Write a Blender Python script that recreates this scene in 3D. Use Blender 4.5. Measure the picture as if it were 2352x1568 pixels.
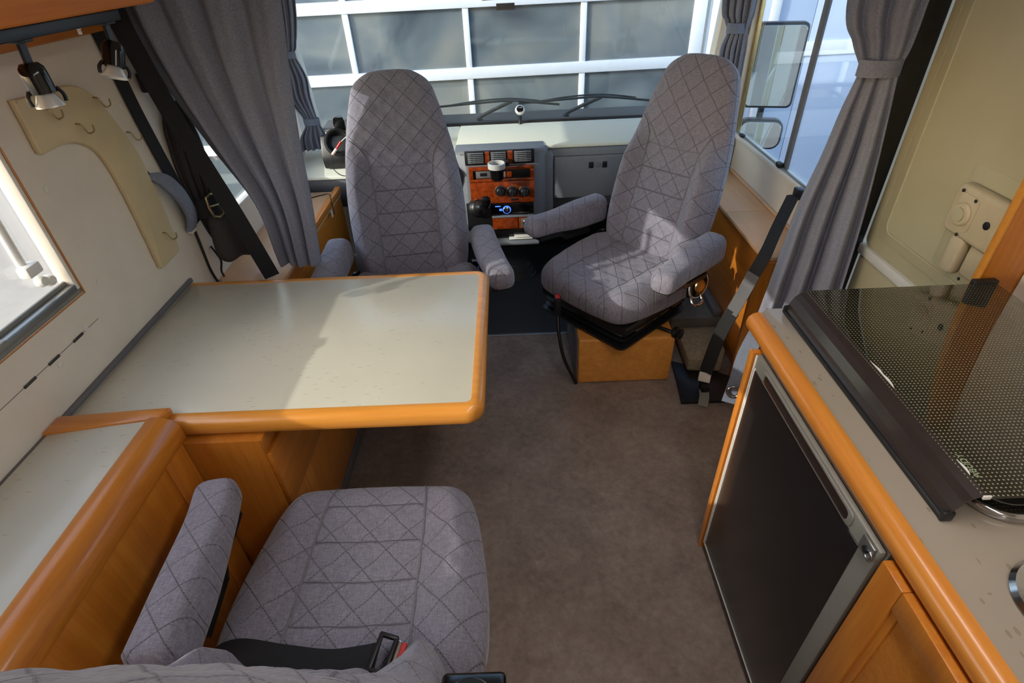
import bpy, bmesh, math, random
import numpy as np
from mathutils import Vector, Matrix
random.seed(7)
PI = math.pi
for o in list(bpy.data.objects): bpy.data.objects.remove(o, do_unlink=True)
scene = bpy.context.scene
COL = scene.collection

# ------------------------------------------------------------------ camera
CAM = Vector((0.0, 0.0, 1.70))
PITCH, YAW, ROLL, FPX = math.radians(36.32), math.radians(-0.861), math.radians(-2.862), 1254.4
fw = Vector((math.sin(YAW)*math.cos(PITCH), math.cos(YAW)*math.cos(PITCH), -math.sin(PITCH)))
r0 = Vector((math.cos(YAW), -math.sin(YAW), 0)); u0 = r0.cross(fw)
rt = math.cos(ROLL)*r0 + math.sin(ROLL)*u0; up = -math.sin(ROLL)*r0 + math.cos(ROLL)*u0
cd = bpy.data.cameras.new('camera'); cam = bpy.data.objects.new('camera', cd); COL.objects.link(cam)
m3 = Matrix((rt, up, -fw)).transposed()
cam.matrix_world = Matrix.Translation(CAM) @ m3.to_4x4()
cd.sensor_width = 36.0; cd.sensor_fit = 'HORIZONTAL'; cd.lens = FPX/2352*36.0
cd.clip_start = 0.02; cd.clip_end = 200
scene.camera = cam

# ------------------------------------------------------------------ light
SUN_DIR = Vector((0.586, 0.330, -0.262)).normalized()      # the way the sunlight travels
world = bpy.data.worlds.new('sky'); scene.world = world; world.use_nodes = True
wn = world.node_tree.nodes; wl = world.node_tree.links; wn.clear()
sky = wn.new('ShaderNodeTexSky'); sky.sky_type = 'NISHITA'; sky.sun_disc = False
sky.sun_elevation = math.radians(26); sky.sun_rotation = math.atan2(-SUN_DIR.x, -SUN_DIR.y)
sky.altitude = 100; sky.dust_density = 1.5
bg = wn.new('ShaderNodeBackground'); bg.inputs['Strength'].default_value = 0.68
wo = wn.new('ShaderNodeOutputWorld')
wl.new(sky.outputs[0], bg.inputs[0]); wl.new(bg.outputs[0], wo.inputs[0])
sl = bpy.data.lights.new('sun', 'SUN'); sl.energy = 3.5; sl.angle = math.radians(0.6); sl.color = (1.0, 0.95, 0.87)
so = bpy.data.objects.new('sun', sl); COL.objects.link(so)
so.rotation_euler = SUN_DIR.to_track_quat('-Z', 'Y').to_euler(); so.location = (-6, -3, 4)
FILL_STRENGTH = 10.0
vs = scene.view_settings
vs.view_transform = 'Standard'; vs.look = 'None'; vs.gamma = 1.0; vs.use_curve_mapping = False; vs.exposure = 0.0

# ------------------------------------------------------------------ materials
def s2l(c):
    return tuple((v/12.92 if v <= .04045 else ((v+.055)/1.055)**2.4) for v in [x/255 for x in c])
class NT:
    def __init__(s, name):
        s.m = bpy.data.materials.new(name); s.m.use_nodes = True
        s.t = s.m.node_tree; s.n = s.t.nodes; s.l = s.t.links
        s.b = s.n['Principled BSDF']; s.out = s.n['Material Output']
    def add(s, typ, **kw):
        nd = s.n.new(typ)
        for k, v in kw.items(): setattr(nd, k, v)
        return nd
    def link(s, a, b): s.l.new(a, b)
    def coord(s, scale=(1, 1, 1), rot=(0, 0, 0)):
        tc = s.add('ShaderNodeTexCoord'); mp = s.add('ShaderNodeMapping')
        mp.inputs['Scale'].default_value = scale; mp.inputs['Rotation'].default_value = rot
        s.link(tc.outputs['Object'], mp.inputs[0]); return mp.outputs[0]
    def noise(s, vec, scale, detail=4, rough=.6, dist=0):
        n = s.add('ShaderNodeTexNoise'); n.inputs['Scale'].default_value = scale
        n.inputs['Detail'].default_value = detail; n.inputs['Roughness'].default_value = rough
        n.inputs['Distortion'].default_value = dist
        s.link(vec, n.inputs['Vector']); return n.outputs['Fac']
    def ramp(s, fac, stops):
        r = s.add('ShaderNodeValToRGB'); e = r.color_ramp.elements
        while len(e) < len(stops): e.new(.5)
        for k, (p, c) in enumerate(stops):
            e[k].position = p; e[k].color = (*c, 1) if len(c) == 3 else c
        s.link(fac, r.inputs[0]); return r.outputs[0]
    def math(s, op, a, b=None, c=None):
        m = s.add('ShaderNodeMath', operation=op)
        for i, v in enumerate((a, b, c)):
            if v is None: continue
            if hasattr(v, 'is_linked') or hasattr(v, 'links'): s.link(v, m.inputs[i])
            else: m.inputs[i].default_value = v
        return m.outputs[0]
    def mix(s, fac, a, b):
        m = s.add('ShaderNodeMix', data_type='RGBA')
        for i, v in ((0, fac), (6, a), (7, b)):
            if hasattr(v, 'links'): s.link(v, m.inputs[i])
            elif i == 0: m.inputs[0].default_value = v
            else: m.inputs[i].default_value = (*v, 1)
        return m.outputs[2]
    def bump(s, h, strength=.2, dist=.01):
        b = s.add('ShaderNodeBump'); b.inputs['Strength'].default_value = strength; b.inputs['Distance'].default_value = dist
        s.link(h, b.inputs['Height']); s.link(b.outputs[0], s.b.inputs['Normal'])
    def set(s, color=None, rough=None, metal=None, spec=None, coat=None, sheen=None):
        I = s.b.inputs
        if color is not None:
            if hasattr(color, 'links'): s.link(color, I['Base Color'])
            else: I['Base Color'].default_value = (*color, 1)
        if rough is not None:
            if hasattr(rough, 'links'): s.link(rough, I['Roughness'])
            else: I['Roughness'].default_value = rough
        if metal is not None: I['Metallic'].default_value = metal
        if spec is not None: I['Specular IOR Level'].default_value = spec
        if coat is not None: I['Coat Weight'].default_value = coat; I['Coat Roughness'].default_value = .12
        if sheen is not None: I['Sheen Weight'].default_value = sheen; I['Sheen Roughness'].default_value = .5
        return s.m

def plain(name, rgb, rough=.5, metal=0, var=.10, scale=30, bump=.0, coat=None, spec=None, bscale=None):
    t = NT(name); v = t.coord(); c = s2l(rgb)
    n = t.noise(v, scale)
    col = t.ramp(n, [(.3, tuple(x*(1-var) for x in c)), (.7, tuple(min(1, x*(1+var)) for x in c))])
    if bump: t.bump(t.noise(v, bscale or scale*8, 2), bump, .004)
    return t.set(col, rough, metal, coat=coat, spec=spec)

def wood(name, axis, light=(216, 140, 52), dark=(174, 98, 28), rough=.32, coat=.35):
    t = NT(name); sc = [9, 9, 9]; sc[axis] = .7
    v = t.coord(tuple(sc)); n = t.noise(v, 3.2, 6, .62, .8)
    sc2 = [160, 160, 160]; sc2[axis] = 5
    f = t.noise(t.coord(tuple(sc2)), 1.0, 3)
    fac = t.math('ADD', t.math('MULTIPLY', n, .75), t.math('MULTIPLY', f, .25))
    col = t.ramp(fac, [(.25, s2l(dark)), (.5, s2l(tuple((a+b)/2 for a, b in zip(light, dark)))), (.75, s2l(light))])
    t.bump(f, .06, .002)
    return t.set(col, rough, coat=coat)

M = {}
M['woodx'] = wood('wood_beech_across', 0); M['woody'] = wood('wood_beech_along', 1); M['woodz'] = wood('wood_beech_upright', 2)
M['woodlx'] = wood('wood_edge_across', 0, (228, 160, 70), (202, 128, 46)); M['woodly'] = wood('wood_edge_along', 1, (224, 148, 60), (196, 116, 38))
M['woodtop'] = wood('wood_ledge_pale', 1, (232, 192, 150), (214, 166, 122), .45, .1)
M['woodped'] = wood('wood_pedestal_pale', 0, (236, 170, 84), (206, 128, 50), .5, .1)
M['woodlock'] = wood('wood_locker_satin', 1, (224, 138, 48), (196, 108, 30), .6, 0)
M['woodburl'] = plain('wood_burl_trim', (128, 52, 16), .22, var=.45, scale=45, coat=.7)

def laminate(name, base, fleck, axis=1):
    t = NT(name); c = s2l(base); sc = [1, 1, 1]; sc[axis] = .35
    big = t.noise(t.coord(), 3.0, 3)
    col = t.ramp(big, [(.3, tuple(x*.94 for x in c)), (.7, tuple(x*1.05 for x in c))])
    vo = t.add('ShaderNodeTexVoronoi'); vo.inputs['Scale'].default_value = 70 if axis == 0 else 48
    t.link(t.coord((1, .5, 1) if axis == 1 else (.3, 1, 1)), vo.inputs['Vector'])
    spot = t.math('LESS_THAN', vo.outputs['Distance'], .17)
    rnd = t.math('GREATER_THAN', t.noise(t.coord(), 9, 2), .50)
    fac = t.math('MULTIPLY', t.math('MULTIPLY', spot, rnd), .38 if axis == 0 else .6)
    col2 = t.mix(fac, col, s2l(fleck))
    return t.set(col2, .22, spec=.5)
M['lam_table'] = laminate('laminate_table_top', (204, 202, 186), (170, 164, 140), 0)
M['lam_count'] = laminate('laminate_kitchen_top', (156, 143, 128), (126, 112, 88), 1)

def floor_mat():
    t = NT('vinyl_floor_stone'); v = t.coord()
    a = t.noise(v, 5, 8, .7, .3); b = t.noise(v, 38, 5, .7)
    fac = t.math('ADD', t.math('MULTIPLY', a, .6), t.math('MULTIPLY', b, .4))
    col = t.ramp(fac, [(.32, s2l((106, 91, 82))), (.5, s2l((134, 118, 107))), (.68, s2l((158, 143, 132)))])
    dk = t.math('GREATER_THAN', t.noise(v, 22, 3, .5), .66)
    col = t.mix(t.math('MULTIPLY', dk, .25), col, s2l((104, 88, 80)))
    t.bump(b, .08, .003)
    return t.set(col, .48, spec=.35)
M['floor'] = floor_mat()
M['rubber'] = plain('rubber_mat_black', (40, 42, 45), .6, var=.2, scale=60, bump=.15)
M['wall'] = plain('wall_cream_laminate', (222, 212, 196), .5, var=.05, scale=6, bump=.02)
M['wallp'] = plain('panel_beige_plastic', (208, 190, 150), .5, var=.05, scale=10)
M['ceil'] = plain('ceiling_white', (225, 220, 210), .7, var=.03)
M['door'] = plain('door_cream_plastic', (186, 178, 146), .45, var=.05, scale=5)
M['doorfr'] = plain('door_latch_beige', (196, 182, 152), .4, var=.05)
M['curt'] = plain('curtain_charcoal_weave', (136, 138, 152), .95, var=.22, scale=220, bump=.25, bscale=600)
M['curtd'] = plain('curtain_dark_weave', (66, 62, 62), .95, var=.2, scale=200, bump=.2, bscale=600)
M['tie'] = plain('curtain_tie_blue_grey', (120, 128, 146), .9, var=.15, scale=150, bump=.2, bscale=500)
M['black'] = plain('plastic_black', (22, 22, 24), .42, var=.1)
M['blackgl'] = plain('plastic_black_gloss', (14, 14, 15), .12, var=.1)
M['belt'] = plain('belt_webbing_black', (26, 26, 28), .8, var=.2, scale=300, bump=.3, bscale=900)
M['beltg'] = plain('belt_webbing_grey', (96, 96, 98), .7, var=.2, scale=300, bump=.3, bscale=900)
M['dash'] = plain('dash_grey_plastic', (112, 116, 122), .55, var=.05, scale=40, bump=.08, bscale=900)
M['dashpad'] = plain('dash_mat_cream', (214, 214, 196), .9, var=.06, scale=160, bump=.3, bscale=500)
M['grey'] = plain('grey_aluminium_paint', (128, 126, 118), .4, metal=.0, var=.06)
M['greyt'] = plain('grey_edge_trim', (104, 102, 104), .5, var=.08)
M['alu'] = plain('aluminium_anodised', (150, 152, 150), .35, metal=.8, var=.06)
M['silver'] = plain('silver_plastic', (206, 206, 204), .3, metal=.3, var=.03)
M['chrome'] = plain('steel_polished', (190, 190, 192), .14, metal=1, var=.04)
M['steel'] = plain('steel_brushed', (150, 152, 154), .28, metal=1, var=.06)
M['brown'] = plain('profile_dark_brown', (44, 34, 32), .28, var=.15, coat=.3)
M['fridge'] = plain('fridge_panel_black', (34, 31, 31), .25, var=.12, scale=3, spec=.5)
M['white'] = plain('white_plastic', (226, 224, 216), .4, var=.03)
M['offw'] = plain('off_white_lacquer', (222, 216, 204), .4, var=.03)
M['carpet'] = plain('carpet_grey_green', (108, 110, 104), .95, var=.2, scale=120, bump=.4, bscale=400)
M['beige'] = plain('carpet_beige_worn', (150, 138, 112), .95, var=.25, scale=60, bump=.5, bscale=300)
M['red'] = plain('red_plastic', (200, 36, 34), .4, var=.05)
M['brass'] = plain('buckle_brass', (176, 156, 112), .3, metal=.9, var=.1)
M['garage'] = plain('garage_frame_white', (206, 213, 222), .45, var=.02)
M['bluewall'] = plain('cladding_pale_blue', (178, 194, 222), .4, var=.03, scale=2)
M['concrete'] = plain('yard_concrete', (104, 100, 92), .85, var=.12, scale=8)
M['bodywhite'] = plain('body_white_paint', (230, 230, 228), .2, var=.02, coat=.5)
M['carblue'] = plain('car_paint_blue', (120, 150, 196), .2, var=.03, coat=.8)
M['orangebtn'] = plain('orange_button', (232, 96, 20), .3, var=.1)
M['salmon'] = plain('pale_red_button', (240, 196, 180), .3, var=.05)

def pane_glass(name, tint=(1, 1, 1), refl=.07, rough=.0):
    t = NT(name); t.n.remove(t.b)
    tr = t.add('ShaderNodeBsdfTransparent'); tr.inputs[0].default_value = (*tint, 1)
    gl = t.add('ShaderNodeBsdfGlossy'); gl.inputs['Roughness'].default_value = rough
    fr = t.add('ShaderNodeLayerWeight'); fr.inputs[0].default_value = .35
    fac = t.math('ADD', t.math('MULTIPLY', fr.outputs['Fresnel'], .25), refl*.4)
    mx = t.add('ShaderNodeMixShader'); t.link(fac, mx.inputs[0]); t.link(tr.outputs[0], mx.inputs[1]); t.link(gl.outputs[0], mx.inputs[2])
    t.link(mx.outputs[0], t.out.inputs[0]); return t.m
M['glass'] = pane_glass('window_glass_clear', (.93, .96, .96))
def acrylic():
    t = NT('window_acrylic_milky'); t.n.remove(t.b)
    tr = t.add('ShaderNodeBsdfTransparent'); tr.inputs[0].default_value = (.95, .95, .93, 1)
    tl = t.add('ShaderNodeBsdfTranslucent'); tl.inputs[0].default_value = (.9, .9, .88, 1)
    gl = t.add('ShaderNodeBsdfGlossy'); gl.inputs['Roughness'].default_value = .05
    a = t.add('ShaderNodeMixShader'); a.inputs[0].default_value = .07
    t.link(tr.outputs[0], a.inputs[1]); t.link(tl.outputs[0], a.inputs[2])
    b = t.add('ShaderNodeMixShader'); b.inputs[0].default_value = .05
    t.link(a.outputs[0], b.inputs[1]); t.link(gl.outputs[0], b.inputs[2]); t.link(b.outputs[0], t.out.inputs[0])
    return t.m
M['acrylic'] = acrylic()
def dark_pane():
    t = NT('garage_pane_smoked'); v = t.coord()
    n = t.noise(v, 1.3, 3, .5, .6)
    col = t.ramp(n, [(.35, s2l((62, 72, 82))), (.5, s2l((96, 106, 112))), (.65, s2l((122, 126, 124)))])
    t.bump(t.noise(v, 1.6, 1), .12, .05)
    t.b.inputs['IOR'].default_value = 1.8
    return t.set(col, .04, spec=.6)
M['pane'] = dark_pane()
M['mirror'] = plain('mirror_silver', (235, 238, 240), .02, metal=1, var=.0)
def hob_glass():
    t = NT('hob_glass_dotted')
    sc = 1/0.0076
    tc = t.add('ShaderNodeTexCoord'); sp = t.add('ShaderNodeSeparateXYZ'); t.link(tc.outputs['Object'], sp.inputs[0])
    x = t.math('MULTIPLY', sp.outputs[0], sc); y = t.math('MULTIPLY', sp.outputs[1], sc)
    def cell(a): return t.math('SUBTRACT', t.math('FRACT', a), .5)
    def dist(a, b): 
        ca, cb = cell(a), cell(b)
        return t.math('SQRT', t.math('ADD', t.math('MULTIPLY', ca, ca), t.math('MULTIPLY', cb, cb)))
    d1 = dist(x, y)
    dot = t.math('LESS_THAN', d1, .2)
    t.n.remove(t.b)
    tr = t.add('ShaderNodeBsdfTransparent'); tr.inputs[0].default_value = (.24, .23, .17, 1)
    df = t.add('ShaderNodeBsdfDiffuse'); df.inputs[0].default_value = (*s2l((150, 150, 126)), 1)
    dk = t.add('ShaderNodeBsdfDiffuse'); dk.inputs[0].default_value = (*s2l((56, 52, 38)), 1)
    base = t.add('ShaderNodeMixShader'); base.inputs[0].default_value = .55
    t.link(tr.outputs[0], base.inputs[1]); t.link(dk.outputs[0], base.inputs[2])
    mx = t.add('ShaderNodeMixShader'); t.link(dot, mx.inputs[0]); t.link(base.outputs[0], mx.inputs[1]); t.link(df.outputs[0], mx.inputs[2])
    gl = t.add('ShaderNodeBsdfGlossy'); gl.inputs['Roughness'].default_value = .02
    lw = t.add('ShaderNodeLayerWeight'); lw.inputs[0].default_value = .5
    m2 = t.add('ShaderNodeMixShader'); t.link(t.math('MULTIPLY', lw.outputs['Fresnel'], 1.0), m2.inputs[0])
    t.link(mx.outputs[0], m2.inputs[1]); t.link(gl.outputs[0], m2.inputs[2]); t.link(m2.outputs[0], t.out.inputs[0])
    return t.m
M['hobglass'] = hob_glass()

def quilt(name, ax, pitch=.10, rgb=(132, 129, 142), channels=None):
    """grey melange fabric, diamond stitched; ax = the two local axes of the cushion face; channels = (half width, spacing, offset)"""
    t = NT(name); tc = t.add('ShaderNodeTexCoord'); sp = t.add('ShaderNodeSeparateXYZ'); t.link(tc.outputs['Object'], sp.inputs[0])
    u, v = sp.outputs[ax[0]], sp.outputs[ax[1]]
    a = t.math('DIVIDE', t.math('ADD', u, v), pitch); b = t.math('DIVIDE', t.math('SUBTRACT', u, v), pitch)
    def ridge(q): return t.math('ABSOLUTE', t.math('SUBTRACT', t.math('FRACT', t.math('ADD', q, 50.0)), .5))   # .5 at cell edge... 0 mid
    ra, rb = ridge(a), ridge(b)
    def line(r, w): 
        s = t.add('ShaderNodeMapRange'); s.interpolation_type = 'SMOOTHSTEP'
        s.inputs[1].default_value = .5-w; s.inputs[2].default_value = .5; t.link(r, s.inputs[0]); return s.outputs[0]
    la, lb = line(ra, .04), line(rb, .04)
    def stitch(r, along):
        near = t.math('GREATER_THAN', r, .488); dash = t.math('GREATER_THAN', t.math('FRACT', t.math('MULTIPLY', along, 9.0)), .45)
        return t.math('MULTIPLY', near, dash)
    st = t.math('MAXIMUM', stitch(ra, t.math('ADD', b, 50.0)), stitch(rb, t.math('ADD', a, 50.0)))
    groove = t.math('MAXIMUM', la, lb)
    if channels:
        hw, spc, off, vmax = channels
        inside = t.math('MULTIPLY', t.math('LESS_THAN', t.math('ABSOLUTE', u), hw), t.math('LESS_THAN', v, vmax))
        rc = ridge(t.math('DIVIDE', t.math('ADD', v, off), spc))
        lc = t.math('MULTIPLY', line(rc, .06), inside)
        groove = t.math('MAXIMUM', groove, lc)
        st = t.math('MAXIMUM', st, t.math('MULTIPLY', t.math('MULTIPLY', t.math('GREATER_THAN', rc, .482), inside), .8))
    ob = tc.outputs['Object']
    def nz(scale, s): 
        mp = t.add('ShaderNodeMapping'); mp.inputs['Scale'].default_value = s; t.link(ob, mp.inputs[0]); return t.noise(mp.outputs[0], scale, 2, .7)
    s1 = [60]*3; s1[ax[0]] = 420; s2 = [60]*3; s2[ax[1]] = 420
    wv = t.math('ADD', t.math('MULTIPLY', nz(1, s1), .5), t.math('MULTIPLY', nz(1, s2), .5))
    c = s2l(rgb)
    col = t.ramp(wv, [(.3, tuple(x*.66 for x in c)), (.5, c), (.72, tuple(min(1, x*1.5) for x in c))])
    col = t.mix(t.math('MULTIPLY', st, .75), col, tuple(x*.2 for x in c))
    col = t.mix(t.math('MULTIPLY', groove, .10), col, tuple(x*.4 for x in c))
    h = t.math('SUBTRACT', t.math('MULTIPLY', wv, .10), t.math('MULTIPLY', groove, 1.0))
    t.bump(h, .55, .006)
    return t.set(col, .95, sheen=.25, spec=.2)
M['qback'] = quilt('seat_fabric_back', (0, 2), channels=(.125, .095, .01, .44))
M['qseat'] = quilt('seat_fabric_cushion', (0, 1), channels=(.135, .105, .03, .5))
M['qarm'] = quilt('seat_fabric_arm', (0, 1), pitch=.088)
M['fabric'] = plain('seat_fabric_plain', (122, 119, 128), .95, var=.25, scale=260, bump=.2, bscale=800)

def emit(name, rgb, strength):
    t = NT(name); I = t.b.inputs; I['Base Color'].default_value = (*s2l(rgb), 1)
    I['Emission Color'].default_value = (*s2l(rgb), 1); I['Emission Strength'].default_value = strength; return t.m
M['led'] = emit('lamp_diffuser', (255, 251, 248), FILL_STRENGTH)  # glow of the added ceiling fill strips
M['ledblue'] = emit('radio_display_blue', (60, 110, 255), 2.5)

# ------------------------------------------------------------------ builders
ORG = {}
INV = {}
def put(name, verts, faces, mat, parent=None, local=False, smooth=0, origin=None):
    me = bpy.data.meshes.new(name)
    verts = [Vector(v) for v in verts]
    if parent is not None:
        og = ORG.get(parent.name, Vector((0, 0, 0)))
    else:
        if origin is not None: og = Vector(origin)
        else:
            lo = Vector([min(v[i] for v in verts) for i in range(3)]); hi = Vector([max(v[i] for v in verts) for i in range(3)])
            og = Vector(((lo.x+hi.x)/2, (lo.y+hi.y)/2, lo.z))
    if not local:
        if parent is not None and parent.name in INV: verts = [INV[parent.name] @ v for v in verts]
        else: verts = [v-og for v in verts]
    me.from_pydata(verts, [], faces); me.update()
    bm = bmesh.new(); bm.from_mesh(me); bmesh.ops.recalc_face_normals(bm, faces=bm.faces); bm.to_mesh(me); bm.free()
    o = bpy.data.objects.new(name, me); COL.objects.link(o)
    if mat is not None: me.materials.append(M[mat] if isinstance(mat, str) else mat)
    if parent is not None: o.parent = parent; ORG[o.name] = og if not local else Vector((0, 0, 0))
    else:
        o.location = og if not local else (0, 0, 0); ORG[o.name] = og
    if smooth:
        for p in me.polygons: p.use_smooth = True
        if smooth < 179: me.set_sharp_from_angle(angle=math.radians(smooth))
    return o
def tag(o, label, cat, group=None):
    o['label'] = label; o['category'] = cat
    if group: o['group'] = group
    return o
def struct(o): o['kind'] = 'structure'; return o
def thing(name, label, cat, loc, rotz=0, group=None):
    o = bpy.data.objects.new(name, None); COL.objects.link(o); o.location = loc; o.rotation_euler = (0, 0, rotz)
    o.empty_display_size = .1; ORG[o.name] = Vector(loc) if not rotz else Vector((0, 0, 0))
    if rotz: INV[o.name] = (Matrix.Translation(loc) @ Matrix.Rotation(rotz, 4, 'Z')).inverted()
    return tag(o, label, cat, group)

def bmv(bm):
    bm.verts.ensure_lookup_table(); bm.verts.index_update()
    return [v.co.copy() for v in bm.verts], [[v.index for v in f.verts] for f in bm.faces]
def boxes_geo(lst, bevel=0, seg=2):
    V, F = [], []
    for lo, hi in lst:
        bm = bmesh.new(); bmesh.ops.create_cube(bm, size=1)
        for v in bm.verts:
            v.co = Vector([(lo[i]+hi[i])/2 + v.co[i]*(hi[i]-lo[i]) for i in range(3)])
        if bevel:
            b = min(bevel, .48*min(abs(hi[i]-lo[i]) for i in range(3)))
            bmesh.ops.bevel(bm, geom=list(bm.edges), offset=b, segments=seg, profile=.5, affect='EDGES')
        v, f = bmv(bm); bm.free(); n = len(V); V += v; F += [[i+n for i in q] for q in f]
    return V, F
def box(name, lo, hi, mat, parent=None, bevel=.003, seg=2, **k):
    V, F = boxes_geo([(lo, hi)], bevel, seg)
    return put(name, V, F, mat, parent, smooth=40 if bevel else 0, **k)
def boxes(name, lst, mat, parent=None, bevel=0, **k):
    V, F = boxes_geo(lst, bevel)
    return put(name, V, F, mat, parent, smooth=40 if bevel else 0, **k)
AX = {0: (1, 2), 1: (0, 2), 2: (0, 1)}
def prism_geo(poly, axis, a0, a1, bevel=0, seg=2, hole=None):
    bm = bmesh.new(); i, j = AX[axis]
    def P(p, a):
        c = [0, 0, 0]; c[axis] = a; c[i] = p[0]; c[j] = p[1]; return c
    lo = [bm.verts.new(P(p, a0)) for p in poly]; hi = [bm.verts.new(P(p, a1)) for p in poly]
    n = len(poly); bm.faces.new(lo); bm.faces.new(hi)
    for k in range(n): bm.faces.new((lo[k], lo[(k+1) % n], hi[(k+1) % n], hi[k]))
    bmesh.ops.recalc_face_normals(bm, faces=bm.faces)
    if bevel:
        ed = [e for e in bm.edges if len(e.link_faces) == 2 and e.calc_face_angle(0) > math.radians(40)]
        bmesh.ops.bevel(bm, geom=ed, offset=bevel, segments=seg, profile=.5, affect='EDGES')
    r = bmv(bm); bm.free(); return r
def prism(name, poly, axis, a0, a1, mat, parent=None, bevel=.002, seg=2, **k):
    V, F = prism_geo(poly, axis, a0, a1, bevel, seg); return put(name, V, F, mat, parent, smooth=40, **k)
def rrect(x0, x1, y0, y1, r, n=6):
    out = []
    for cx, cy, a in ((x1-r, y1-r, 0), (x0+r, y1-r, 90), (x0+r, y0+r, 180), (x1-r, y0+r, 270)):
        for k in range(n+1):
            t = math.radians(a+90*k/n); out.append((cx+r*math.cos(t), cy+r*math.sin(t)))
    return out
def catmull(P, n, closed=False):
    P = [np.array(p, float) for p in P]; out = []; m = len(P); segs = m if closed else m-1
    for i in range(segs):
        if closed: a, b, c, d = P[(i-1) % m], P[i], P[(i+1) % m], P[(i+2) % m]
        else: a, b, c, d = P[max(i-1, 0)], P[i], P[i+1], P[min(i+2, m-1)]
        for k in range(n):
            t = k/n
            out.append(.5*((2*b)+(-a+c)*t+(2*a-5*b+4*c-d)*t*t+(-a+3*b-3*c+d)*t**3))
    if not closed: out.append(P[-1])
    return out
def sweep_geo(pts, ring_fn, n, closed=False, cap=True, upv=None):
    """ring_fn(i, t) -> list of n (a, b) offsets in the frame (side, up)"""
    P = [Vector(p) for p in pts]; m = len(P); V, F = [], []
    prev = None
    for i in range(m):
        if closed: T = (P[(i+1) % m]-P[(i-1) % m])
        else: T = P[min(i+1, m-1)]-P[max(i-1, 0)]
        T.normalize()
        if upv is not None: U = Vector(upv)
        elif prev is None: U = Vector((0, 0, 1)) if abs(T.z) < .9 else Vector((0, 1, 0))
        else: U = prev
        U = (U - T*U.dot(T)).normalized(); S = T.cross(U); prev = U
        for a, b in ring_fn(i, i/(m-1) if m > 1 else 0): V.append(P[i]+S*a+U*b)
    for i in range(m if closed else m-1):
        for k in range(n):
            q = (k+1) % n; j = (i+1) % m; F.append((i*n+k, i*n+q, j*n+q, j*n+k))
    if cap and not closed:
        F.append(tuple(range(n))); F.append(tuple((m-1)*n+k for k in range(n)))
    return V, F
def circ(r, n): return [(r*math.cos(2*PI*k/n), r*math.sin(2*PI*k/n)) for k in range(n)]
def tube(name, pts, r, mat, parent=None, n=8, sub=6, closed=False, **k):
    P = catmull(pts, sub, closed) if (len(pts) > 2 and sub > 1) else pts
    c = circ(r, n); V, F = sweep_geo(P, lambda i, t: c, n, closed)
    return put(name, V, F, mat, parent, smooth=60, **k)
def ribbon(name, pts, w, t, mat, parent=None, upv=(0, 0, 1), sub=6, **k):
    """flat band; upv = direction across the thickness"""
    P = catmull(pts, sub) if (len(pts) > 2 and sub > 1) else pts
    c = [(-w/2, -t/2), (w/2, -t/2), (w/2, t/2), (-w/2, t/2)]
    V, F = sweep_geo(P, lambda i, q: c, 4, upv=upv)
    return put(name, V, F, mat, parent, smooth=50, **k)
def lathe_geo(prof, center, axis, n=24):
    ax = Vector(axis).normalized(); s = ax.orthogonal().normalized(); t = ax.cross(s); C = Vector(center); V, F = [], []
    for r, h in prof:
        for k in range(n):
            a = 2*PI*k/n; V.append(C+ax*h+(s*math.cos(a)+t*math.sin(a))*max(r, 1e-5))
    for i in range(len(prof)-1):
        for k in range(n):
            q = (k+1) % n; F.append((i*n+k, i*n+q, (i+1)*n+q, (i+1)*n+k))
    F.append(tuple(range(n))); F.append(tuple((len(prof)-1)*n+k for k in range(n)))
    return V, F
def lathe(name, prof, center, axis, mat, parent=None, n=24, **k):
    V, F = lathe_geo(prof, center, axis, n); return put(name, V, F, mat, parent, smooth=40, **k)
def ring(name, center, axis, R, r, mat, parent=None, n=32, m=8, **k):
    ax = Vector(axis).normalized(); s = ax.orthogonal().normalized(); t = ax.cross(s); C = Vector(center)
    return tube(name, [C+(s*math.cos(2*PI*i/n)+t*math.sin(2*PI*i/n))*R for i in range(n)], r, mat, parent, m, 1, True, **k)
def merge(parts):
    V, F = [], []
    for v, f in parts:
        n = len(V); V += list(v); F += [[i+n for i in q] for q in f]
    return V, F

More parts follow.
